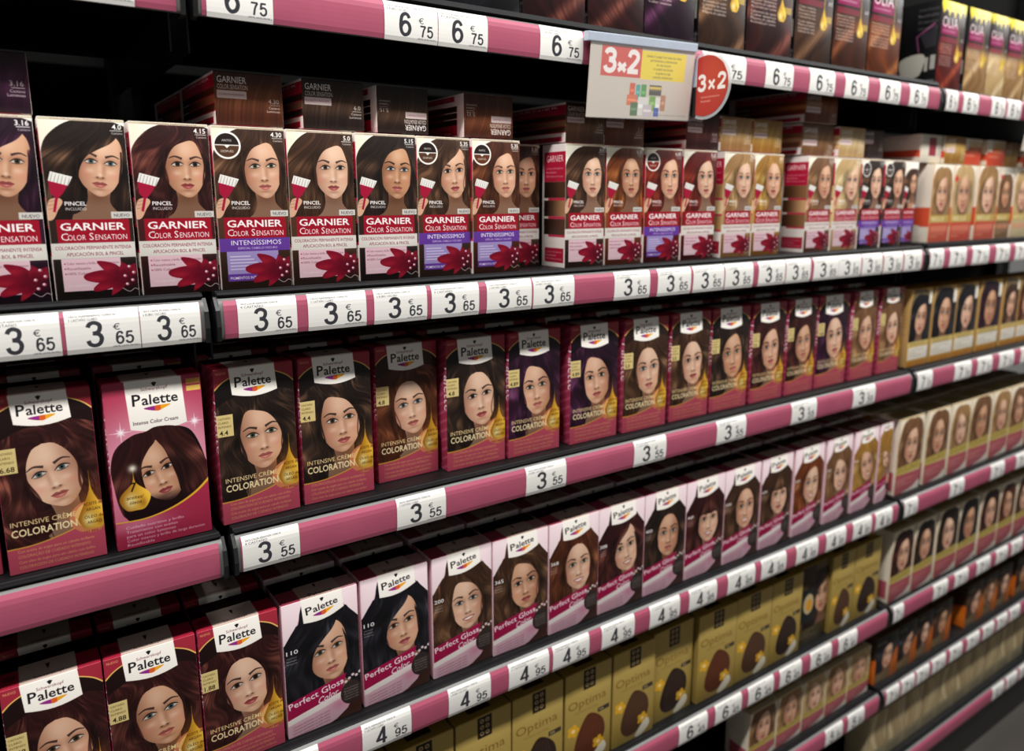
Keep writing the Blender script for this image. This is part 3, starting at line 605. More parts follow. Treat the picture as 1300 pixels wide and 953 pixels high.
def d_top(px, a, kind, hair='dark'):   # upper flap of a carton: y = 0 is the back edge
    D = HAIR[hair][0]
    if kind == 'palette':
        cv = Cv(px, a, D); cv.rect(0, .5 * a, 1, a, (164, 34, 56)); cv.rect(.19, .4 * a, .76, a, (206, 182, 170)); cv.text('Schwarzkopf', .48, .93 * a, .05, (90, 60, 66), 'c', w=.3)
        cv.poly([(.455, .55 * a), (.5, .55 * a), (.4775, .72 * a)], (20, 18, 20)); cv.ell(.1, .72 * a, .07, .06, (120, 20, 40))
    elif kind == 'gloss':
        cv = Cv(px, a, D); cv.rect(0, .5 * a, 1, a, (196, 140, 146)); cv.rect(0, .5 * a, .3, a, (158, 50, 70), .8); cv.rect(.25, .45 * a, .79, a, (204, 172, 160)); cv.text('Palette', .52, .95 * a, .07, (40, 30, 34), 'c', w=.3)
        cv.poly([(.5, .5 * a), (.54, .5 * a), (.52, .66 * a)], (20, 18, 20))
    elif kind == 'ivory': cv = Cv(px, a, (206, 186, 150)); cv.rect(.1, .3 * a, .9, .8 * a, (180, 150, 90))
    elif kind == 'gold': cv = Cv(px, a, (168, 134, 58)); cv.rect(.3, .2 * a, .7, .8 * a, (60, 44, 30))
    elif kind == 'brown': cv = Cv(px, a, (92, 70, 46)); cv.rect(.2, .3 * a, .8, .7 * a, (150, 110, 60))
    elif kind == 'amber': cv = Cv(px, a, (206, 150, 60)); cv.rect(.1, .3 * a, .9, .7 * a, (180, 120, 40))
    else: cv = Cv(px, a, (214, 204, 196)); cv.rect(.1, .2 * a, .9, .8 * a, (170, 22, 52)); cv.text('GARNIER', .5, .62 * a, .1, (240, 230, 226), 'c', w=.6)
    return cv

def d_side(px, a, kind):
    H = a
    if kind == 'palette': cv = Cv(px, a, (150, 48, 74)); [cv.stroke([(0, y), (1, y - .5)], .06, .06, (196, 96, 126), .5) for y in np.arange(.1, H + .6, .22)]; cv.rect(.25, .75 * H, .75, .95 * H, (120, 20, 40)); cv.text('Palette', .9, .2 * H, .3, (240, 230, 230), w=1.0, rot=1.5708)
    elif kind == 'gloss': cv = Cv(px, a, (226, 196, 204)); cv.rect(0, 0, .3, H, (178, 66, 96), .6); cv.rect(.4, .62 * H, .8, .96 * H, (66, 30, 34)); lines(cv, .42, .66 * H, .35, 8, .1, .04, (220, 190, 190))
    elif kind == 'ivory': cv = Cv(px, a, (224, 212, 192)); cv.rect(.2, .7 * H, .9, .95 * H, (182, 84, 96)); lines(cv, .2, .15 * H, .6, 8, .14, .05, (150, 130, 100))
    elif kind == 'gold': cv = Cv(px, a, (146, 122, 62)); lines(cv, .15, .2 * H, .7, 8, .14, .05, (90, 66, 26))
    elif kind == 'brown': cv = Cv(px, a, (58, 40, 28)); cv.poly([(0, .6 * H), (1, .45 * H), (1, H), (0, H)], (206, 100, 26)); cv.blob(.5, .75 * H, .4, .3, (236, 150, 40), .7)
    elif kind == 'amber': cv = Cv(px, a, (186, 150, 92)); lines(cv, .15, .2 * H, .7, 9, .14, .05, (110, 76, 30))
    elif kind == 'belle': cv = Cv(px, a, (226, 214, 198)); cv.rect(0, .55 * H, 1, .8 * H, (206, 78, 50)); cv.ell(.5, .85 * H, .3, .2, (232, 226, 214))
    else: cv = Cv(px, a, (180, 164, 130)); lines(cv, .15, .2 * H, .7, 6, .14, .05, (110, 96, 66))
    return cv

DIG = {'3': [('s', [(.05, .80), (.12, .93), (.29, .985), (.47, .90), (.50, .74), (.42, .58), (.22, .535)]), ('s', [(.22, .535), (.45, .48), (.54, .30), (.46, .09), (.28, .015), (.1, .08), (.03, .24)])],
    '6': [('s', [(.5, .80), (.42, .95), (.28, .985), (.12, .86), (.055, .5), (.08, .2), (.18, .05), (.29, .015), (.45, .1), (.53, .32), (.46, .54), (.30, .61), (.14, .52), (.06, .35)])],
    '4': [('l', [(.60, .25), (.0, .25)]), ('l', [(.03, .22), (.43, .99)]), ('l', [(.43, 1.03), (.43, -.04)])],
    '7': [('l', [(.0, .95), (.56, .95)]), ('s', [(.54, .95), (.33, .55), (.22, -.04)])],
    '5': [('l', [(.52, .95), (.10, .95)]), ('l', [(.13, .98), (.06, .46)]), ('s', [(.07, .5), (.2, .6), (.32, .625), (.48, .53), (.53, .32), (.45, .1), (.28, .015), (.1, .09), (.04, .24)])],
    '1': [('l', [(.1, .74), (.34, .98)]), ('l', [(.33, 1.03), (.33, -.04)])],
    '2': [('s', [(.05, .72), (.12, .93), (.29, .985), (.47, .9), (.52, .72), (.42, .5), (.05, .06)]), ('l', [(-.02, .055), (.57, .055)])]}
DIG['9'] = [(k, [(.58 - x, 1 - y) for x, y in p]) for k, p in DIG['6']]
def digits(cv, t, x, y, w, h, col, th, gap=.16):
    u = w / (len(t) * .58 + (len(t) - 1) * gap)
    for i, ch in enumerate(t):
        for k, p in DIG[ch]:
            q = [(x + (i * (.58 + gap) + a) * u, y - b * h) for a, b in p]
            cv.stroke(spline(q, 5, False) if k == 's' else q, th, th, col)

def d_price(n, cents, seed=0):
    cv = Cv(190, .66, (240, 238, 233)); H = cv.a
    g = (58, 58, 64)
    cv.text(['TINTE COLOR SENSATION TONO N', 'TINTE PERMANENTE TONO N', 'TINTE CREMA INTENSO TONO N'][seed % 3], .05, .09, .036, g, w=.62); cv.text(['4 CASTAÑO', '5 CASTAÑO CLARO', '6 RUBIO OSCURO'][seed % 3], .05, .145, .036, g, w=.38)
    digits(cv, n, .275, .555, .205, .375, g, .06)
    cv.text('€', .63, .325, .095, g, w=.095); digits(cv, cents, .66, .55, .24, .19, g, .03)
    cv.text('(100 ML 2,43 €/L IVA INC.)', .61, .605, .028, g, w=.36)
    cv.rect(.994, 0, 1, H, (200, 196, 190), .7)
    return cv

# ------------------------------------------------------------------ print materials
MC = {}
def pmat(key, fn, rough=.36):
    """material whose colour is a print painted above; fn is only called the first time"""
    if key in MC: return MC[key]
    im = fn().image('print_' + '_'.join(str(k) for k in key)[:48])
    m = bpy.data.materials.new('printed_board_' + str(key[0])); m.use_nodes = True
    nt = m.node_tree; b = nt.nodes['Principled BSDF']
    t = nt.nodes.new('ShaderNodeTexImage'); t.image = im; t.extension = 'EXTEND'
    nt.links.new(t.outputs[0], b.inputs['Base Color'])
    n = nt.nodes.new('ShaderNodeTexNoise'); n.inputs['Scale'].default_value = 500
    r = nt.nodes.new('ShaderNodeMath'); r.operation = 'MULTIPLY_ADD'; r.inputs[1].default_value = .12; r.inputs[2].default_value = rough - .06
    nt.links.new(n.outputs['Fac'], r.inputs[0]); nt.links.new(r.outputs[0], b.inputs['Roughness'])
    b.inputs['Specular IOR Level'].default_value = .35
    MC[key] = m
    return m

# ------------------------------------------------------------------ geometry helpers
def link(name, me, parent=None):
    o = bpy.data.objects.new(name, me); COL.objects.link(o)
    if parent: o.parent = parent
    return o
def empty(name, loc, rz=0.0):
    o = bpy.data.objects.new(name, None); COL.objects.link(o); o.location = loc; o.rotation_euler.z = rz; o.empty_display_size = .02
    return o
def tag(o, label, cat, group=None):
    o['label'] = label; o['category'] = cat
    if group: o['group'] = group
def from_bm(bm, name, mats):
    me = bpy.data.meshes.new(name); bm.normal_update(); bm.to_mesh(me); bm.free()
    for m in (mats if isinstance(mats, (list, tuple)) else [mats]): me.materials.append(m)
    return me
def add_box(bm, x0, x1, y0, y1, z0, z1, bev=0.0):
    r = bmesh.ops.create_cube(bm, size=1.0)
    for v in r['verts']: v.co = Vector(((x0 + x1) / 2 + v.co.x * (x1 - x0), (y0 + y1) / 2 + v.co.y * (y1 - y0), (z0 + z1) / 2 + v.co.z * (z1 - z0)))
    if bev:
        es = list({e for v in r['verts'] for e in v.link_edges})
        bmesh.ops.bevel(bm, geom=es, offset=bev, segments=2, affect='EDGES', profile=.6)
def sweep(bm, prof, x0, x1):
    """closed profile of (y, z) swept along x"""
    a = [bm.verts.new((x0, y, z)) for y, z in prof]; b = [bm.verts.new((x1, y, z)) for y, z in prof]; n = len(prof)
    for i in range(n): bm.faces.new((a[i], a[(i + 1) % n], b[(i + 1) % n], b[i]))
    bm.faces.new(a[::-1]); bm.faces.new(b)
    bmesh.ops.recalc_face_normals(bm, faces=bm.faces)

BOXM = {}
def carton_mesh(w, d, h):
    """folding carton: bulged panels, softened creases, tuck line along the top; origin = middle of the base.
    slots: 0 front, 1 top, 2 sides, 3 plain board"""
    k = (round(w, 4), round(d, 4), round(h, 4))
    if k in BOXM: return BOXM[k]
    bm = bmesh.new(); bmesh.ops.create_cube(bm, size=1.0)
    bmesh.ops.subdivide_edges(bm, edges=bm.edges[:], cuts=2, use_grid_fill=True)
    for v in bm.verts:
        x, y, z = v.co
        bx, by, bz = abs(x) > .49, abs(y) > .49, abs(z) > .49
        fx, fz, fy = math.cos(math.pi * x), math.cos(math.pi * z), math.cos(math.pi * y)
        bul = .0011
        v.co = Vector((x * w + (math.copysign(bul * fz * fy, x) if bx and not by and not bz else 0), y * d + (math.copysign(bul * fx * fz, y) if by and not bx and not bz else 0), (z + .5) * h))
    sharp = [e for e in bm.edges if len(e.link_faces) == 2 and e.link_faces[0].normal.dot(e.link_faces[1].normal) < .5]
    bm.normal_update()
    sharp = [e for e in bm.edges if len(e.link_faces) == 2 and e.link_faces[0].normal.dot(e.link_faces[1].normal) < .5]
    bmesh.ops.bevel(bm, geom=sharp, offset=.0009, segments=2, affect='EDGES', profile=.5)
    bm.normal_update()
    uv = bm.loops.layers.uv.new('UVMap')
    for f in bm.faces:
        n = f.normal; ax = max(range(3), key=lambda i: abs(n[i]))
        f.material_index = (0 if n.y < 0 else 3) if ax == 1 else (2 if ax == 0 else (1 if n.z > 0 else 3))
        for l in f.loops:
            c = l.vert.co; X, Y, Z = c.x / w + .5, c.y / d + .5, c.z / h
            l[uv].uv = (X, Z) if ax == 1 else ((1 - Y if n.x < 0 else Y, Z) if ax == 0 else (X, Y))
        f.smooth = True
    me = from_bm(bm, 'carton', [M_KRAFT] * 4)
    BOXM[k] = me
    return me
FLAPM = {}
def flap_mesh(w, d):
    k = (round(w, 4), round(d, 4))
    if k in FLAPM: return FLAPM[k]
    bm = bmesh.new(); add_box(bm, -w / 2 + .0015, w / 2 - .0015, -d / 2 + .0008, d / 2 - .002, 0, .0006, .0002)
    uv = bm.loops.layers.uv.new('UVMap')
    for f in bm.faces:
        for l in f.loops: l[uv].uv = (l.vert.co.x / w + .5, l.vert.co.y / d + .5)
    me = from_bm(bm, 'top_flap', [M_KRAFT]); FLAPM[k] = me
    return me
def setmat(o, i, m):
    o.material_slots[i].link = 'OBJECT'; o.material_slots[i].material = m

def carton(name, x0, x1, y, z, h, d, front, top, side, label, group, rz=0.0, flap=True, cat='box'):
    w = x1 - x0
    o = link(name, carton_mesh(w, d, h)); o.location = ((x0 + x1) / 2, y + d / 2, z); o.rotation_euler.z = rz
    setmat(o, 0, front); setmat(o, 1, top); setmat(o, 2, side)
    tag(o, label, cat, group)
    if flap:
        f = link('top_flap', flap_mesh(w, d), o); f.location = (0, 0, h); setmat(f, 0, top)
    return o

# ------------------------------------------------------------------ setting
BAYS = [(-1.160, 0.1575), (0.1712, 1.5005), (1.5165, 2.8450)]
BACK = 0.46
# shelf name, rail bottom z, deck z per bay
LEVELS = [('topmost', 1.616, (1.666, 1.666, 1.657)), ('second', 1.312, (1.3585, 1.3585, 1.3625)), ('third', 1.061, (1.106, 1.106, 1.106)),
          ('fourth', .783, (.8235, .8235, .8235)), ('fifth', .538, (.572, .572, .568)), ('sixth', .334, (.374, .374, .374)), ('lowest', .118, (.158, .158, .158))]
def structure(name, bm, m):
    o = link(name, from_bm(bm, name, m)); o['kind'] = 'structure'; return o
bm = bmesh.new(); add_box(bm, -4, 7, -4, 1.2, -.05, 0); structure('floor', bm, M_FLOOR)
bm = bmesh.new(); add_box(bm, -1.3, 3.0, BACK, BACK + .03, 0, 2.15); structure('wall_back', bm, M_BACK)
for i, x in enumerate((-1.167, .1643, 1.5085, 2.852)):
    bm = bmesh.new()
    add_box(bm, x - .02, x + .02, BACK - .031, BACK - .0005, 0, 2.15, .002)
    structure('trim_%d' % (i + 1), bm, M_BLACK)
for i, (a, b) in enumerate(BAYS):
    bm = bmesh.new(); add_box(bm, a, b, .012, .03, .0, .105, .002); structure('baseboard_%s' % ('left', 'middle', 'right')[i], bm, M_BLACK)

RAILH = .0420
OUT = [(.0000, .0000), (-.0014, .0030), (-.0022, .0100), (-.0026, .0200), (-.0022, .0310), (.0003, .0375), (.0045, .0410)]
OUT = [(float(a), float(b)) for a, b in spline(OUT, 4, False)]
def prof_at(off, za, zb, n=9):
    z = np.array([q[1] for q in OUT]); y = np.array([q[0] for q in OUT])
    zz = np.linspace(za, zb, n); yy = np.interp(zz, z, y)
    dz = np.gradient(zz); dy = np.gradient(yy); L = np.hypot(dz, dy)
    return [(yy[i] - off * dz[i] / L[i], zz[i] + off * dy[i] / L[i]) for i in range(n)]
BAYNAME = ('left', 'middle', 'right')
for li, (nm, zb, dz) in enumerate(LEVELS):
    for bi, (a, b) in enumerate(BAYS):
        dk = dz[bi]
        root = empty('shelf', ((a + b) / 2, .2, dk - .03))
        tag(root, 'black metal shelf with pink-lined price rail, %s level of the %s bay' % (nm, BAYNAME[bi]), 'shelf', 'gondola shelves')
        ox, oy, oz = root.location
        def part(name, bm, m, up=None):
            o = link(name, from_bm(bm, name, m), up or root)
            if not up: o.location = (-ox, -oy, -oz)
            return o
        bm = bmesh.new(); add_box(bm, a, b, .018, BACK - .032, dk - .028, dk, .001); part('deck', bm, M_BLACK)
        bm = bmesh.new(); sweep(bm, [(.0062, zb + .012), (.0178, zb + .012), (.0178, dk - .0004), (.0150, dk + .0012), (.0105, dk + .0012), (.0062, dk - .0035)], a, b); lip = part('front_lip', bm, M_LIP)
        bm = bmesh.new(); sweep(bm, [(.0062, dk - .0022), (.0035, zb + .0425), (.0022, zb + .0445), (.0042, dk + .0004), (.0072, dk + .0012)] if dk > zb + .045 else [(.0045, zb + .0415), (.0062, zb + .0405), (.0082, zb + .0418), (.0062, zb + .0428)], a, b); part('lip_bead', bm, M_LIP, lip)
        bm = bmesh.new(); sweep(bm, [(y, zb + z) for y, z in OUT] + [(.0060, zb + .0400), (.0060, zb + .0015)], a, b); rail = part('price_rail', bm, M_RAIL)
        inn, out = prof_at(.0002, .0012, .0385), prof_at(.0007, .0012, .0385)
        bm = bmesh.new(); sweep(bm, [(y, zb + z) for y, z in out] + [(y, zb + z) for y, z in reversed(inn)], a + .004, b - .004); part('pink_strip', bm, M_PINK, rail)
        for xe in (a, b):
            bm = bmesh.new(); s = 1 if xe == a else -1
            sweep(bm, [(-.0030, zb - .001), (.0125, zb - .002), (.0175, zb + .01), (.0175, zb + .036), (.0060, zb + .0425), (-.0035, zb + .03), (-.0062, zb + .014)], min(xe - s * .0035, xe + s * .0006), max(xe - s * .0035, xe + s * .0006)); part('end_cap', bm, M_CAP, rail)
            bm = bmesh.new(); add_box(bm, xe + s * .0015 - .001, xe + s * .0015 + .001, .05, BACK - .033, dk - .075, dk - .0285); part('bracket', bm, M_BLACK)

# ------------------------------------------------------------------ words
ORD = 'first second third fourth fifth sixth seventh eighth ninth tenth eleventh twelfth thirteenth fourteenth fifteenth sixteenth seventeenth eighteenth nineteenth twentieth'.split()
HW = dict(black='black', dark='dark brown', brown='brown', light='light brown', maho='mahogany', plum='plum', red='red', copper='copper', blond='blond', pale='pale blond', gold='golden blond', chest='chestnut')

# ------------------------------------------------------------------ second shelf: crimson cartons
Hs, Ds = .163, .052
ZB = 1.3585
SB = [ # x0, x1, y, hair, code, purple, badge, style, flip, roll, yaw, wave, skin
    (-.0360, .0335, .024, 'plum', '3.16', 0, 0, 'sweep', 1, .1, .15, 0, 1),
    (.0368, .1055, .024, 'dark', '4.0', 0, 0, 'sweep', 1, .12, .15, 0, 0),
    (.1085, .1790, .024, 'maho', '4.15', 0, 0, 'side', 1, .0, .25, .8, 1),
    (.1815, .2538, .024, 'brown', '4.30', 1, 1, 'side', 1, -.05, .2, .3, 0),
    (.2558, .3290, .025, 'brown', '5.0', 0, 0, 'side', 1, .0, .15, .1, 2),
    (.3312, .4045, .024, 'dark', '5.15', 0, 0, 'side', 1, .05, .2, .2, 3),
    (.4062, .4782, .026, 'brown', '5.35', 1, 1, 'sweep', 1, -.1, .25, .5, 0),
    (.4798, .5500, .024, 'chest', '5.35', 1, 1, 'side', 1, -.05, .2, .3, 0),
    (.5440, .6130, .068, 'brown', '5.30', 0, 0, 'side', 1, 0, .2, .3, 1),
    (.6235, .6915, .024, 'brown', '6.0', 0, 0, 'side', 1, .0, .2, .2, 2),
    (.6945, .7635, .025, 'copper', '6.35', 0, 0, 'center', 1, 0, .1, .2, 1),
    (.7680, .8410, .025, 'red', '6.60', 1, 1, 'side', 1, 0, .2, .3, 0),
    (.8440, .9160, .024, 'red', '5.62', 0, 0, 'side', 1, -.05, .2, .1, 2),
    (.9345, 1.0045, .025, 'blond', '7.0', 0, 0, 'side', 1, 0, .2, .2, 2),
    (1.0070, 1.0790, .025, 'gold', '8.0', 0, 0, 'center', 1, 0, .1, .2, 0),
    (1.1445, 1.2175, .024, 'light', '7.12', 0, 0, 'side', 1, 0, .25, .2, 1),
    (1.2230, 1.3027, .025, 'pale', '9.13', 0, 0, 'sweep', 1, 0, .2, .1, 2),
    (1.3065, 1.3780, .025, 'dark', '2.10', 1, 1, 'side', 1, 0, .1, .2, 2),
    (1.3815, 1.4500, .024, 'dark', '3.0', 1, 1, 'side', 1, 0, .15, .2, 0),
    (1.4525, 1.4990, .025, 'brown', '4.60', 1, 0, 'side', 1, 0, .1, .2, 1)]
T_SENS = pmat(('sensation_top',), lambda: d_top(120, Ds / .07, 'sensation'))
def pxw(w, x): return int(max(64, min(230, w * (3000 if x < .5 else 2500 if x < .8 else 1900 if x < 1.2 else 1400))))
n = 0
for i, (x0, x1, y, hair, code, pu, ba, st, fl, ro, ya, wv, sk) in enumerate(SB):
    w = x1 - x0
    fm = pmat(('sensation', i), lambda: d_sensation(pxw(w, x0), Hs / w, hair, code, pu, ba, st, i, fl, ro, ya, wv, sk))
    sm_ = pmat(('sensation_side', hair), lambda: d_sensation_side(90, Hs / Ds, hair))
    lab = 'crimson-banded dye box, %s hair%s, %s from left on second shelf' % (HW[hair], ', purple stripe' if pu else '', ORD[i])
    if i == 8: lab = 'crimson-banded dye box pushed back behind its row on the second shelf'
    carton('hair_dye_box', x0, x1, y, ZB, Hs, Ds, fm, T_SENS, sm_, lab, 'crimson dye boxes standing on the second shelf', random.uniform(-.012, .012), flap=False)
# lying on top of them
SL = [ # x0, x1, y front, hair, code, upside down, level, extra rows behind
    (-.0330, .0352, .040, 'plum', '3.16', 0, 0, 0), (.1905, .2590, .040, 'chest', '4.30', 0, 0, 1), (.2785, .3485, .038, 'dark', '6.0', 0, 0, 0), (.3645, .4300, .040, 'dark', '5.15', 1, 0, 0),
    (.4795, .5510, .040, 'chest', '5.32', 1, 0, 0), (.6345, .7025, .040, 'brown', '5.0', 0, 0, 1), (.7045, .7790, .042, 'chest', '5.3', 0, 0, 0), (.8640, .9360, .040, 'maho', '6.66', 0, 0, 1),
    (.9395, 1.0120, .039, 'blond', '8.1', 0, 0, 0), (1.0140, 1.0900, .040, 'gold', '8.0', 0, 0, 0), (1.1420, 1.2350, .040, 'light', '7.3', 0, 0, 1), (1.1440, 1.2370, .038, 'copper', '6.4', 0, 1, 0),
    (1.2440, 1.3250, .036, 'pale', '9.1', 0, 0, 0), (1.3300, 1.3980, .042, 'dark', '3.0', 0, 0, 0)]
for i, (x0, x1, y, hair, code, up, lv, rows) in enumerate(SL):
    w = x1 - x0
    em = pmat(('sensation_end', i), lambda: d_sensation_end(pxw(w, x0), Ds / w, hair, code))
    sd = pmat(('sensation_side', hair), lambda: d_sensation_side(90, Hs / Ds, hair))
    fr = pmat(('sensation', min(i, 19)), None)
    for r in range(rows + 1):
        # a carton laid on its back: its top end looks at the aisle
        o = link('hair_dye_box', carton_mesh(w, Hs, Ds))
        o.location = ((x0 + x1) / 2, y + Hs / 2 + r * (Hs + .003), ZB + Hs + .0022 + lv * (Ds + .002))
        o.rotation_euler.z = random.uniform(-.01, .01)
        setmat(o, 0, em); setmat(o, 1, fr); setmat(o, 2, sd)
        if up: o.rotation_euler.y = math.pi; o.location.z += Ds
        tag(o, ('dye box lying behind the %s lying box%s, second shelf' % (ORD[i], '')) if r else
            'dye box lying flat showing %s end%s, %s from left atop second shelf' % (HW[hair], ' upside down' if up else '', ORD[i]), 'box', 'dye boxes lying on the crimson row')

# right bay of the second shelf: white and orange cartons
Hr = .156; ZR = 1.3625
SR = [(1.5540, 1.6360, 'blond', 0), (1.6380, 1.7300, 'pale', 1), (1.7440, 1.8370, 'blond', 2), (1.8400, 1.9080, 'light', 3), (1.9170, 1.9990, 'pale', 4), (2.0060, 2.0900, 'blond', 6), (2.0940, 2.1800, 'gold', 7)]
S_BEL = pmat(('belle_side',), lambda: d_side(64, Hr / .055, 'belle')); T_BEL = pmat(('belle_top',), lambda: d_top(64, .6, 'ivory'))
for i, (x0, x1, hair, sd) in enumerate(SR):
    w = x1 - x0
    fm = pmat(('belle', i), lambda: d_belle(pxw(w, x0), Hr / w, hair, sd))
    carton('hair_dye_box', x0, x1, .024, ZR, Hr, .055, fm, T_BEL, S_BEL, 'white dye box, orange foot, %s hair, %s in right bay, second shelf' % (HW[hair], ORD[i]), 'white dye boxes in the right bay', random.uniform(-.01, .01), flap=False)
SRL = [(1.5200, 1.5990, .036, 'belle', 5), (1.6050, 1.6900, .032, 'gold', 0), (1.6980, 1.7760, .040, 'belle', 0), (1.7960, 1.8760, .036, 'belle', 1), (1.8900, 1.9560, .042, 'gold', 1), (1.9700, 2.0400, .036, 'belle', 2)]
def d_end(px, a, kind, seed):
    if kind == 'gold':
        cv = d_sensation_end(px, a, 'gold', '9.3'); return cv
    cv = Cv(px, a, (226, 216, 198))
    if seed == 5: cv.rect(.38, .1 * a, .72, .75 * a, (140, 30, 50)); lines(cv, .42, .2 * a, .26, 5, .08, .03, (220, 180, 180)); cv.rect(.8, .4 * a, .95, .75 * a, (190, 184, 176))
    else: cv.rect(0, .32 * a, 1, a, (200, 74, 50)); cv.blob(.6, .25 * a, .5, .15, (206, 170, 110), .8); lines(cv, .1, .5 * a, .7, 2, .12, .06, (236, 200, 170)); cv.rect(0, 0, .25, .45 * a, (234, 228, 216))
    return cv
for i, (x0, x1, y, kind, sd) in enumerate(SRL):
    w = x1 - x0
    em = pmat(('end', i), lambda: d_end(pxw(w, x0), .055 / w, kind, sd))
    o = link('hair_dye_box', carton_mesh(w, .15, .055)); o.location = ((x0 + x1) / 2, y + .075, ZR + Hr + .0022); o.rotation_euler.z = random.uniform(-.01, .01)
    setmat(o, 0, em); setmat(o, 1, T_BEL); setmat(o, 2, S_BEL)
    tag(o, 'dye box lying on white boxes, %s end, %s in right bay' % (['white and dark red', 'gold', 'orange', 'orange', 'gold', 'orange'][i], ORD[i]), 'box', 'dye boxes lying on the white row')

# ------------------------------------------------------------------ third shelf: dark cartons with a white top label
Hc, Dc, ZC = .1705, .056, 1.1065
SC = [ # x0, x1, y, hair, code, style, flip, roll, yaw, wave, skin
    (-.1160, -.0300, .030, 'maho', '5.5', 'side', 1, 0, .1, .8, 0), (-.0250, .0550, .021, 'maho', '6.68', 'center', 1, -.22, -.2, .9, 2), (.0640, .1530, .020, None, '', '', 1, 0, 0, 0, 0),
    (.1648, .2490, .025, 'dark', '4.4', 'side', -1, -.1, -.15, .6, 0), (.2560, .3410, .028, 'dark', '4.4', 'side', -1, -.12, -.15, .7, 0), (.3525, .4360, .042, 'chest', '4.8', 'center', 1, -.12, .1, .7, 2),
    (.4430, .5310, .030, 'dark', '4.8', 'center', 1, -.12, .15, .6, 2), (.5350, .6210, .028, 'plum', '4.89', 'side', -1, -.1, .2, .6, 0), (.6380, .7250, .025, 'plum', '4.89', 'side', -1, -.1, .2, .6, 0),
    (.7360, .8240, .023, 'brown', '5.0', 'center', 1, -.08, .15, .6, 2), (.8345, .9195, .024, 'brown', '5.0', 'center', 1, -.08, .15, .6, 2), (.9270, 1.0165, .025, 'dark', '5.5', 'side', 1, -.1, .1, .7, 1),
    (1.0255, 1.1120, .024, 'maho', '5.6', 'side', 1, -.1, .1, .6, 0), (1.1195, 1.2015, .024, 'maho', '5.65', 'side', 1, -.1, .1, .6, 1), (1.2090, 1.3030, .025, 'plum', '5.68', 'center', 1, -.1, .2, .4, 2),
    (1.3165, 1.3965, .024, 'light', '6.0', 'side', 1, -.1, .1, .4, 0), (1.4140, 1.4910, .025, 'light', '6.5', 'side', 1, -.1, .1, .4, 2)]
S_PAL = pmat(('palette_side',), lambda: d_side(80, Hc / Dc, 'palette'))
def ptop(kind, hair): return pmat((kind + '_top', hair), lambda: d_top(150, .64, kind, hair))
for i, (x0, x1, y, hair, code, st, fl, ro, ya, wv, sk) in enumerate(SC):
    w = x1 - x0
    if hair: fm = pmat(('intensive', i), lambda: d_intensive(pxw(w, x0), Hc / w, hair, code, st, i, fl, ro, ya, wv, sk))
    else: fm = pmat(('cream', i), lambda: d_cream(pxw(w, x0), Hc / w))
    lab = 'dark dye box, white top label, %s hair, %s from left on third shelf' % (HW.get(hair, 'bobbed'), ORD[i])
    if not hair: lab = 'pink dye box with a bobbed red-brown haired woman on the third shelf'
    rz = random.uniform(-.015, .015) + (.05 if i == 3 else 0)
    carton('hair_dye_box', x0, x1, y, ZC, Hc, Dc, fm, ptop('palette', hair or 'maho'), S_PAL, lab, 'dark dye boxes on the third shelf', rz)
    for r in (1, 2):
        yy = .047 + r * (Dc + .005) + random.uniform(0, .004) + (.012 if y > .035 else 0)
        carton('hair_dye_box', x0 + .001, x1 - .001, yy, ZC, Hc, Dc, fm, ptop('palette', hair or 'maho'), S_PAL,
               'shaded dye box, %s rank behind the %s on third shelf' % (('second', 'third')[r - 1], ORD[i]), 'shaded boxes behind the third shelf front row', random.uniform(-.012, .012))
SCR = [(1.5200, 1.6020), (1.6110, 1.7055), (1.7095, 1.8010), (1.8150, 1.9150), (1.9300, 2.0060), (2.0110, 2.0890), (2.0950, 2.1750)]
S_AMB = pmat(('amber_side',), lambda: d_side(64, 2.9, 'amber')); T_AMB = ptop('amber', 'dark')
for i, (x0, x1) in enumerate(SCR):
    w = x1 - x0; hair = ['black', 'black', 'black', 'plum', 'brown', 'chest', 'light'][i]
    fm = pmat(('caramel', i), lambda: d_caramel(pxw(w, x0), .162 / w, hair, i))
    carton('hair_dye_box', x0, x1, .024, ZC, .162, .056, fm, T_AMB, S_AMB, 'amber dye box, %s hair, %s in right bay, third shelf' % (HW[hair], ORD[i]), 'amber dye boxes in the right bay', random.uniform(-.01, .01))

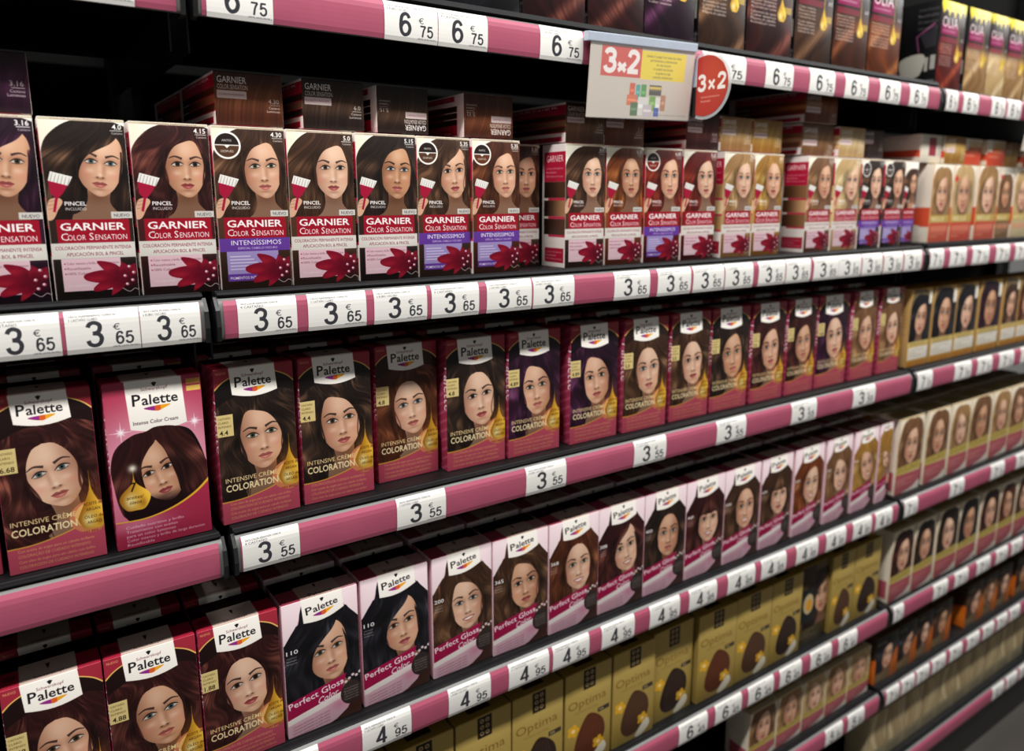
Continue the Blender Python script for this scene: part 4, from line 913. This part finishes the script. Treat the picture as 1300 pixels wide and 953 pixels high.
# ------------------------------------------------------------------ fourth shelf: pale pink and magenta cartons
Hd, Dd, ZD = .1710, .058, .8240
SD = [ # x0, x1, y, hair, code, style, flip, roll, yaw, wave, skin, smile
    (-.0460, .0390, .022, 'maho', '3.68', 0), (.0410, .1275, .021, 'maho', '4.88', 1), (.1295, .2150, .021, 'maho', '1.88', 2),
    (.2195, .3115, .023, 'black', '110', 'sweep', 1, -.15, .15, .3, 0, 0), (.3165, .4085, .026, 'black', '110', 'sweep', 1, -.15, .15, .3, 0, 0), (.4150, .5060, .026, 'brown', '200', 'side', -1, -.12, .15, .5, 2, 1),
    (.5075, .6000, .024, 'brown', '365', 'swept', 1, -.1, -.1, .5, 1, 0), (.6015, .6940, .023, 'chest', '368', 'center', 1, -.05, .1, .4, 2, 1), (.6955, .7885, .024, 'maho', '388', 'sweep', 1, -.2, .15, .7, 2, 1),
    (.7905, .8815, .024, 'dark', '400', 'center', 1, .0, .0, .2, 1, 0), (.8835, .9760, .024, 'maho', '468', 'bangs', 1, 0, .1, .1, 2, 1), (.9780, 1.0700, .024, 'brown', '500', 'center', 1, .0, .15, .3, 0, 1),
    (1.0770, 1.1630, .025, 'brown', '600', 'bangs', 1, 0, .1, .2, 2, 0), (1.1710, 1.2610, .025, 'copper', '665', 'side', 1, 0, .15, .3, 2, 1), (1.2700, 1.3535, .025, 'light', '700', 'side', -1, 0, .1, .3, 2, 1),
    (1.3630, 1.4465, .025, 'gold', '800', 'side', -1, -.2, .1, .3, 0, 1), (1.4530, 1.4990, .025, 'gold', '900', 'side', -1, -.2, .1, .2, 2, 0)]
S_GLO = pmat(('gloss_side',), lambda: d_side(80, Hd / Dd, 'gloss'))
for i, r_ in enumerate(SD):
    x0, x1, y, hair, code = r_[:5]; w = x1 - x0
    if i < 3:
        fm = pmat(('intensive_low', i), lambda: d_intensive(pxw(w, x0), Hd / w, hair, code, 'center', 20 + i, 1, -.15, .1, .7, i)); tk, sdm = 'palette', S_PAL
        lab = 'red-topped dye box, %s hair, %s from left on fourth shelf' % (HW[hair], ORD[i])
    else:
        st, fl, ro, ya, wv, sk, smi = r_[5:]
        fm = pmat(('gloss', i), lambda: d_gloss(pxw(w, x0), Hd / w, hair, code, st, i, fl, ro, ya, wv, sk, smi)); tk, sdm = 'gloss', S_GLO
        lab = 'pink dye box, magenta banner, %s hair, %s from left on fourth shelf' % (HW[hair], ORD[i])
    carton('hair_dye_box', x0, x1, y, ZD, Hd, Dd, fm, ptop(tk, hair), sdm, lab, 'pale pink dye boxes on the fourth shelf', random.uniform(-.012, .012))
    carton('hair_dye_box', x0 + .001, x1 - .001, .034 + Dd + random.uniform(0, .004), ZD, Hd, Dd, fm, ptop(tk, hair), sdm,
           'shaded dye box behind the %s one from the left on fourth shelf' % ORD[i], 'shaded boxes behind the fourth shelf front row', random.uniform(-.012, .012))
SDR = [(1.5250, 1.6220), (1.6395, 1.7345), (1.7440, 1.8330), (1.8360, 1.9355), (1.9430, 2.0370), (2.0400, 2.1290), (2.1340, 2.2230)]
S_IVO = pmat(('ivory_side',), lambda: d_side(64, 3.0, 'ivory')); T_IVO = ptop('ivory', 'dark')
for i, (x0, x1) in enumerate(SDR):
    w = x1 - x0; hair = ['light', 'light', 'blond', 'light', 'blond', 'light', 'blond'][i]
    fm = pmat(('ivory', i), lambda: d_ivory(pxw(w, x0), .169 / w, hair, i))
    carton('hair_dye_box', x0, x1, .024, ZD, .169, .056, fm, T_IVO, S_IVO, 'ivory dye box, gold band, %s hair, %s in right bay, fourth shelf' % (HW[hair], ORD[i]), 'ivory dye boxes on the fourth shelf', random.uniform(-.01, .01))
    carton('hair_dye_box', x0, x1, .088, ZD, .169, .056, fm, T_IVO, S_IVO, 'shaded ivory dye box behind the %s in right bay, fourth shelf' % ORD[i], 'shaded ivory boxes on the fourth shelf', random.uniform(-.01, .01))

# ------------------------------------------------------------------ fifth shelf: olive gold cartons, ivory ones to the right
ZE = .572; He = .168
SE = [(.2550, .3470, 0), (.3500, .4420, 0), (.4450, .5370, 0), (.5400, .6320, 0), (.6370, .7290, 0), (.7335, .8250, 0), (.8265, .9225, 0), (.9310, 1.0290, 0), (1.0305, 1.1290, 0), (1.1305, 1.2235, 0), (1.2290, 1.3190, 1), (1.3220, 1.4010, 0), (1.4030, 1.4980, 0)]
S_GLD = pmat(('gold_side',), lambda: d_side(64, He / .058, 'gold')); T_GLD = ptop('gold', 'dark')
for i, (x0, x1, tu) in enumerate(SE):
    w = x1 - x0
    fm = pmat(('optima', i), lambda: d_optima(pxw(w, x0), He / w, i, tu))
    lab = 'olive-gold dye box with leaf-shaped swatch, %s from left on fifth shelf' % ORD[i]
    if tu: lab = 'gold dye box turned to show a woman\'s face on the fifth shelf'
    carton('hair_dye_box', x0, x1, .025 + (.006 if i in (6, 10) else 0), ZE, He, .058, fm, T_GLD, S_GLD, lab, 'olive-gold dye boxes on the fifth shelf', random.uniform(-.012, .012))
SER = [(1.5410, 1.6315), (1.6355, 1.7250), (1.7365, 1.8345), (1.8365, 1.9335), (1.9460, 2.0420), (2.0470, 2.1345), (2.1400, 2.2275)]
for i, (x0, x1) in enumerate(SER):
    w = x1 - x0; hair = ['maho', 'dark', 'dark', 'black', 'maho', 'chest', 'brown'][i]
    fm = pmat(('ivory_low', i), lambda: d_ivory(pxw(w, x0), .168 / w, hair, i))
    carton('hair_dye_box', x0, x1, .024, .568, .168, .056, fm, T_IVO, S_IVO, 'ivory dye box, gold band, %s hair, %s in right bay, fifth shelf' % (HW[hair], ORD[i]), 'ivory dye boxes on the fifth shelf', random.uniform(-.01, .01))

# ------------------------------------------------------------------ sixth and lowest shelves
ZF, Hf = .374, .112
SF = [(1.0850, 1.1650, 'light', 0), (1.1690, 1.2490, 'blond', 1), (1.2530, 1.3290, 'pale', 2), (1.3310, 1.4090, 'blond', 4), (1.4120, 1.4930, 'pale', 5)]
S_BRN = pmat(('brown_side',), lambda: d_side(64, Hf / .055, 'brown')); T_BRN = ptop('brown', 'dark')
for i, (x0, x1, hair, sd) in enumerate(SF):
    w = x1 - x0; fm = pmat(('ivory_small', i), lambda: d_ivory(pxw(w, x0), Hf / w, hair, sd))
    carton('hair_dye_box', x0, x1, .024, ZF, Hf, .055, fm, T_IVO, S_IVO, 'short beige dye box, %s hair, %s from left on sixth shelf' % (HW[hair], ORD[i]), 'short beige dye boxes on the sixth shelf', random.uniform(-.01, .01))
SFR = [(1.5200, 1.6080, 'black'), (1.6100, 1.6890, 'black'), (1.6920, 1.7640, 'dark'), (1.7660, 1.8530, 'brown'), (1.9280, 2.0180, 'brown'), (2.0205, 2.0940, 'light'), (2.0980, 2.1760, 'brown'), (2.2060, 2.2820, 'dark')]
for i, (x0, x1, hair) in enumerate(SFR):
    w = x1 - x0; fm = pmat(('amber', i), lambda: d_amber(pxw(w, x0), Hf / w, hair, i))
    carton('hair_dye_box', x0, x1, .024, ZF, Hf, .055, fm, T_BRN, S_BRN, 'short brown dye box, orange flare, %s hair, %s in right bay, sixth shelf' % (HW[hair], ORD[i]), 'short brown dye boxes on the sixth shelf', random.uniform(-.01, .01))
S_PLN = pmat(('plain_side',), lambda: d_side(64, 2.2, 'plain')); T_PLN = ptop('ivory', 'light')
for i in range(10):
    x0 = 1.5230 + .0800 * i; w = .0775
    fm = pmat(('plain', i % 4), lambda: d_plain(80, .13 / w, i))
    carton('hair_dye_box', x0, x0 + w, .026, .158, .128, .055, fm, T_PLN, S_PLN, 'short plain beige dye box, %s from left on lowest shelf' % ORD[i], 'plain beige dye boxes on the lowest shelf', random.uniform(-.012, .012))

# ------------------------------------------------------------------ topmost shelf: near-black oil cartons
SA = [(.4415, .5500, 'black'), (.5540, .6525, 'maho'), (.6570, .7555, 'maho'), (.7575, .8540, 'plum'), (.8620, .9640, 'brown'), (.9680, 1.0770, 'maho'), (1.0840, 1.1835, 'brown'), (1.1885, 1.2885, 'chest'), (1.2905, 1.3930, 'copper')]
SAR = [(1.5260, 1.6215, 'red'), (1.6340, 1.7240, 'blond'), (1.7255, 1.8060, 'pale'), (1.8075, 1.8980, 'blond'), (1.9020, 1.9900, 'pale')]
Ha = .166
S_OIL = pmat(('oil_side',), lambda: d_oil_side(100, 1.75)); T_OIL = pmat(('oil_top',), lambda: Cv(32, .6, (20, 16, 16)))
for i, (x0, x1, hair) in enumerate(SA + SAR):
    w = x1 - x0; bu = i >= len(SA); z = 1.657 if bu else 1.666
    fm = pmat(('oil', i), lambda: d_oil(pxw(w, x0) + 30, Ha / w, hair, bu, i))
    j = i - len(SA) if bu else i
    lab = ('black dye box, jagged yellow top, %s swatch, %s in right bay, topmost shelf' if bu else 'black dye box, gold drop, %s swatch, %s from left on topmost shelf') % (HW[hair], ORD[j])
    carton('hair_dye_box', x0, x1, .025, z, Ha, .096, fm, T_OIL, S_OIL, lab, 'near-black oil dye boxes on the topmost shelf', random.uniform(-.01, .01), flap=False)

# ------------------------------------------------------------------ price labels in the rails
PL = dict(
    A=(0, '6', '75', [(.0596, .1193), (.1795, .2409), (.3579, .4213), (.4221, .4862), (.5608, .627), (.8462, .9377), (.9831, 1.0502), (1.0927, 1.1607), (1.1896, 1.2568), (1.2931, 1.3589), (1.3905, 1.4534), (1.5215, 1.5650), (1.5863, 1.6468), (1.7032, 1.7621), (1.7727, 1.8346), ]),
    B=(1, '3', '65', [(-.0204, .0354), (.039, .0992), (.0999, .1530), (.1883, .2483), (.2601, .3258), (.3351, .4009), (.407, .4715), (.4827, .5498), (.5524, .6189), (.6893, .7562), (.7717, .8397), (.8447, .9126), (.9153, .9814), (.9949, 1.0623), (1.0652, 1.1313), (1.1401, 1.2123), (1.2132, 1.2811), (1.2853, 1.3502), (1.3555, 1.4206), (1.4262, 1.4892)]),
    B3=(1, '7', '15', [(1.5215, 1.574), (1.5992, 1.6666), (1.6932, 1.7661), (1.799, 1.8625), (1.891, 1.9544), (1.985, 2.05)]),
    C=(2, '3', '55', [(.1765, .2377), (.355, .421), (.5424, .6095), (.736, .8017), (.9152, .9862), (1.1075, 1.1793), (1.2929, 1.3668)]),
    C3=(2, '7', '15', [(1.5215, 1.5798), (1.6729, 1.7458), (1.7745, 1.8427), (1.8779, 1.9509), (1.9879, 2.0557)]),
    D=(3, '4', '95', [(.18, .246), (.30, .366), (.42, .4849), (.5144, .5832), (.5902, .6573), (.6818, .748), (.7807, .8474), (.8693, .9358), (.9635, 1.0348), (1.052, 1.1221), (1.1522, 1.2184), (1.2447, 1.3088), (1.3334, 1.398), (1.4131, 1.4742)]),
    D3=(3, '7', '15', [(1.5215, 1.5745), (1.7121, 1.7767), (1.9064, 1.9754), (2.0388, 2.1091)]),
    E=(4, '6', '45', [(.86, .93), (.95, 1.02), (1.0386, 1.1108), (1.1295, 1.1959), (1.2247, 1.2936), (1.3181, 1.3832)]),
    E3=(4, '7', '15', [(1.5215, 1.5617), (1.6892, 1.7534), (1.7865, 1.851), (1.8942, 1.9631), (1.9949, 2.0567), (2.0787, 2.1417)]),
    F3=(5, '7', '15', [(1.5280, 1.5800), (1.59, 1.645), (1.6548, 1.7104), (1.724, 1.7865), (1.8069, 1.8667), (1.8925, 1.9552), (1.9743, 2.0339), (2.0513, 2.1091), (2.1227, 2.1829)]),
    F=(5, '5', '95', [(1.30, 1.36), (1.38, 1.44)]),
    G=(6, '4', '15', [(2.08, 2.145), (2.16, 2.225), (2.24, 2.30)]))
inn, out = prof_at(.0009, .0008, .0388, 10), prof_at(.0012, .0008, .0388, 10)
bm = bmesh.new(); uv = bm.loops.layers.uv.new('UVMap')
sweep(bm, out + inn[::-1], -.5, .5)
for f in bm.faces:
    for l in f.loops: l[uv].uv = (l.vert.co.x + .5, (l.vert.co.z - .0008) / .038)
label_me = from_bm(bm, 'price_label', [M_KRAFT])
SHW = ['topmost', 'second', 'third', 'fourth', 'fifth', 'sixth', 'lowest']
for k, (lv, n_, c_, spans) in PL.items():
    for i, (x0, x1) in enumerate(spans):
        o = link('price_label', label_me); o.location = ((x0 + x1) / 2, 0, LEVELS[lv][1]); o.scale.x = x1 - x0
        setmat(o, 0, pmat(('price', n_, c_, i % 3), lambda: d_price(n_, c_, i), .3))
        tag(o, 'white price label reading %s,%s €, %s from left on %s rail%s' % (n_, c_, ORD[i], SHW[lv], ', right bay' if k.endswith('3') else ''), 'price label', 'price labels on the %s rail' % SHW[lv])

# ------------------------------------------------------------------ offer card and round flag
def d_card():
    cv = Cv(330, .49, (208, 198, 186)); H = cv.a
    cv.blob(.8, .4, .4, .3, (222, 212, 200), .6)
    cv.rect(.10, .05 * H, .47, .45 * H, (212, 62, 48)); digits(cv, '3', .13, .385 * H, .1, .135, (250, 243, 240), .034); digits(cv, '2', .345, .385 * H, .1, .135, (250, 243, 240), .034)
    for q in ([(.255, .275 * H), (.325, .375 * H)], [(.325, .275 * H), (.255, .375 * H)]): cv.stroke(q, .03, .03, (250, 243, 240))
    cv.rect(.47, .08 * H, .91, .46 * H, (240, 214, 24))
    for k in range(6): cv.text(['Llevate 3 y paga 2 en todos los tintes', 'permanentes y coloraciones', 'de esta seccion', 'la unidad mas barata', 'es gratis en caja', 'consulta condiciones'][k], .69, (.16 + .055 * k) * H, .016, (90, 80, 20), 'c')
    rs = np.random.RandomState(2)
    for x, y, w, h, c in ((.38, .52, .05, .2, (214, 80, 40)), (.44, .54, .04, .2, (60, 160, 150)), (.49, .53, .05, .22, (70, 150, 60)), (.57, .53, .12, .14, (60, 54, 40)), (.36, .68, .1, .14, (220, 110, 60)), (.4, .78, .07, .18, (70, 110, 60)), (.47, .7, .1, .25, (228, 226, 220)),
                       (.58, .68, .06, .2, (120, 170, 70)), (.64, .7, .05, .22, (236, 234, 230)), (.69, .66, .05, .22, (190, 130, 90)), (.52, .8, .09, .17, (206, 196, 200)), (.63, .84, .05, .12, (50, 80, 170)), (.57, .55, .12, .04, (210, 180, 60))):
        cv.rect(x, y * H, x + w, (y + h) * H, c)
        cv.rect(x + .008, (y + h * .4) * H, x + w - .008, (y + h * .6) * H, tuple(np.clip(np.array(c) + 40, 0, 255)))
    cv.text('Oferta valida hasta fin de existencias', .68, .95 * H, .014, (150, 140, 130), w=.28)
    return cv
def d_disc():
    cv = Cv(220, 1.0, (186, 58, 48)); cv.blob(.5, .3, .6, .5, (206, 84, 66), .6)
    digits(cv, '3', .13, .57, .2, .24, (250, 243, 240), .06); digits(cv, '2', .66, .57, .2, .24, (250, 243, 240), .06)
    for q in ([(.42, .42), (.57, .56)], [(.57, .42), (.42, .56)]): cv.stroke(q, .05, .05, (250, 243, 240)); lines(cv, .22, .7, .5, 2, .07, .03, (240, 190, 180))
    return cv
M_CARD = pmat(('offer_card',), d_card, .4); M_DISC = pmat(('offer_disc',), d_disc, .3)
def offer_sign(x, z, flag, label):
    W, Hh = .1860, .0930
    root = empty('offer_card', (x + W / 2, -.0145, z)); tag(root, label, 'sign', 'hanging offer cards')
    root.rotation_euler = (math.radians(7), math.radians(-1.6), 0)
    bm = bmesh.new(); u = bm.loops.layers.uv.new('UVMap'); add_box(bm, -W / 2, W / 2, 0, .0009, -Hh, 0)
    for f in bm.faces:
        for l in f.loops: l[u].uv = (l.vert.co.x / W + .5, l.vert.co.z / Hh + 1)
    link('card', from_bm(bm, 'card', M_CARD), root)
    bm = bmesh.new(); add_box(bm, -W / 2 - .006, W / 2 + .002, -.0018, .0085, -.003, .0085, .0012); link('holder_bar', from_bm(bm, 'holder_bar', M_CLIP), root)
    bm = bmesh.new(); add_box(bm, -W / 2, W / 2, -.0016, -.0010, -Hh - .001, 0); link('clear_sleeve', from_bm(bm, 'clear_sleeve', mat('clear_sleeve_plastic', (.9, .9, .9), .15, .5, alpha=.08)), root)
    return root
offer_sign(.6310, 1.6480, True, 'grey offer card with red 3x2 panel hanging from the topmost price rail')
offer_sign(1.8560, 1.6480, False, 'offer card at the right end of the topmost price rail')
# round flag standing out from the rail, its face square to the shelf run
fx, fz = .8262, 1.6030
root = empty('offer_flag', (fx, -.0080, fz)); tag(root, 'round red 3x2 flag in clear plastic standing out from the topmost rail', 'sign')
R = .0445; CY = -.0185
def disc(name, r, x0, x1, m, clip_y, uvmap=False):
    pts = [(CY + r * math.cos(t), r * math.sin(t)) for t in np.linspace(0, 2 * math.pi, 49)[:-1]]
    pts = [(min(y, clip_y), z) for y, z in pts]
    bm = bmesh.new(); u = bm.loops.layers.uv.new('UVMap')
    a = [bm.verts.new((x0, y, z)) for y, z in pts]; b = [bm.verts.new((x1, y, z)) for y, z in pts]; n = len(pts)
    bm.faces.new(a); bm.faces.new(b[::-1])
    for i in range(n):
        if (a[i].co - a[(i + 1) % n].co).length > 1e-7: bm.faces.new((a[i], b[i], b[(i + 1) % n], a[(i + 1) % n]))
    bmesh.ops.recalc_face_normals(bm, faces=bm.faces)
    for f in bm.faces:
        for l in f.loops: l[u].uv = (.5 - (l.vert.co.y - CY + .012) / (2 * r * .82), .5 + l.vert.co.z / (2 * r))
    o = link(name, from_bm(bm, name, m), root); return o
disc('clear_blade', R, -.0004, .0004, M_CLEAR, .0)
disc('red_disc', R - .0045, -.0010, -.0005, M_DISC, -.0025)
bm = bmesh.new(); add_box(bm, -.0018, .0018, -.0030, .0026, -.040, .036, .0006); link('flag_clip', from_bm(bm, 'flag_clip', M_DARKCLIP), root)
bm = bmesh.new(); add_box(bm, -.0022, .0022, -.0034, .0034, .0, .038, .0006); link('clip_sleeve', from_bm(bm, 'clip_sleeve', M_CLIP), root)
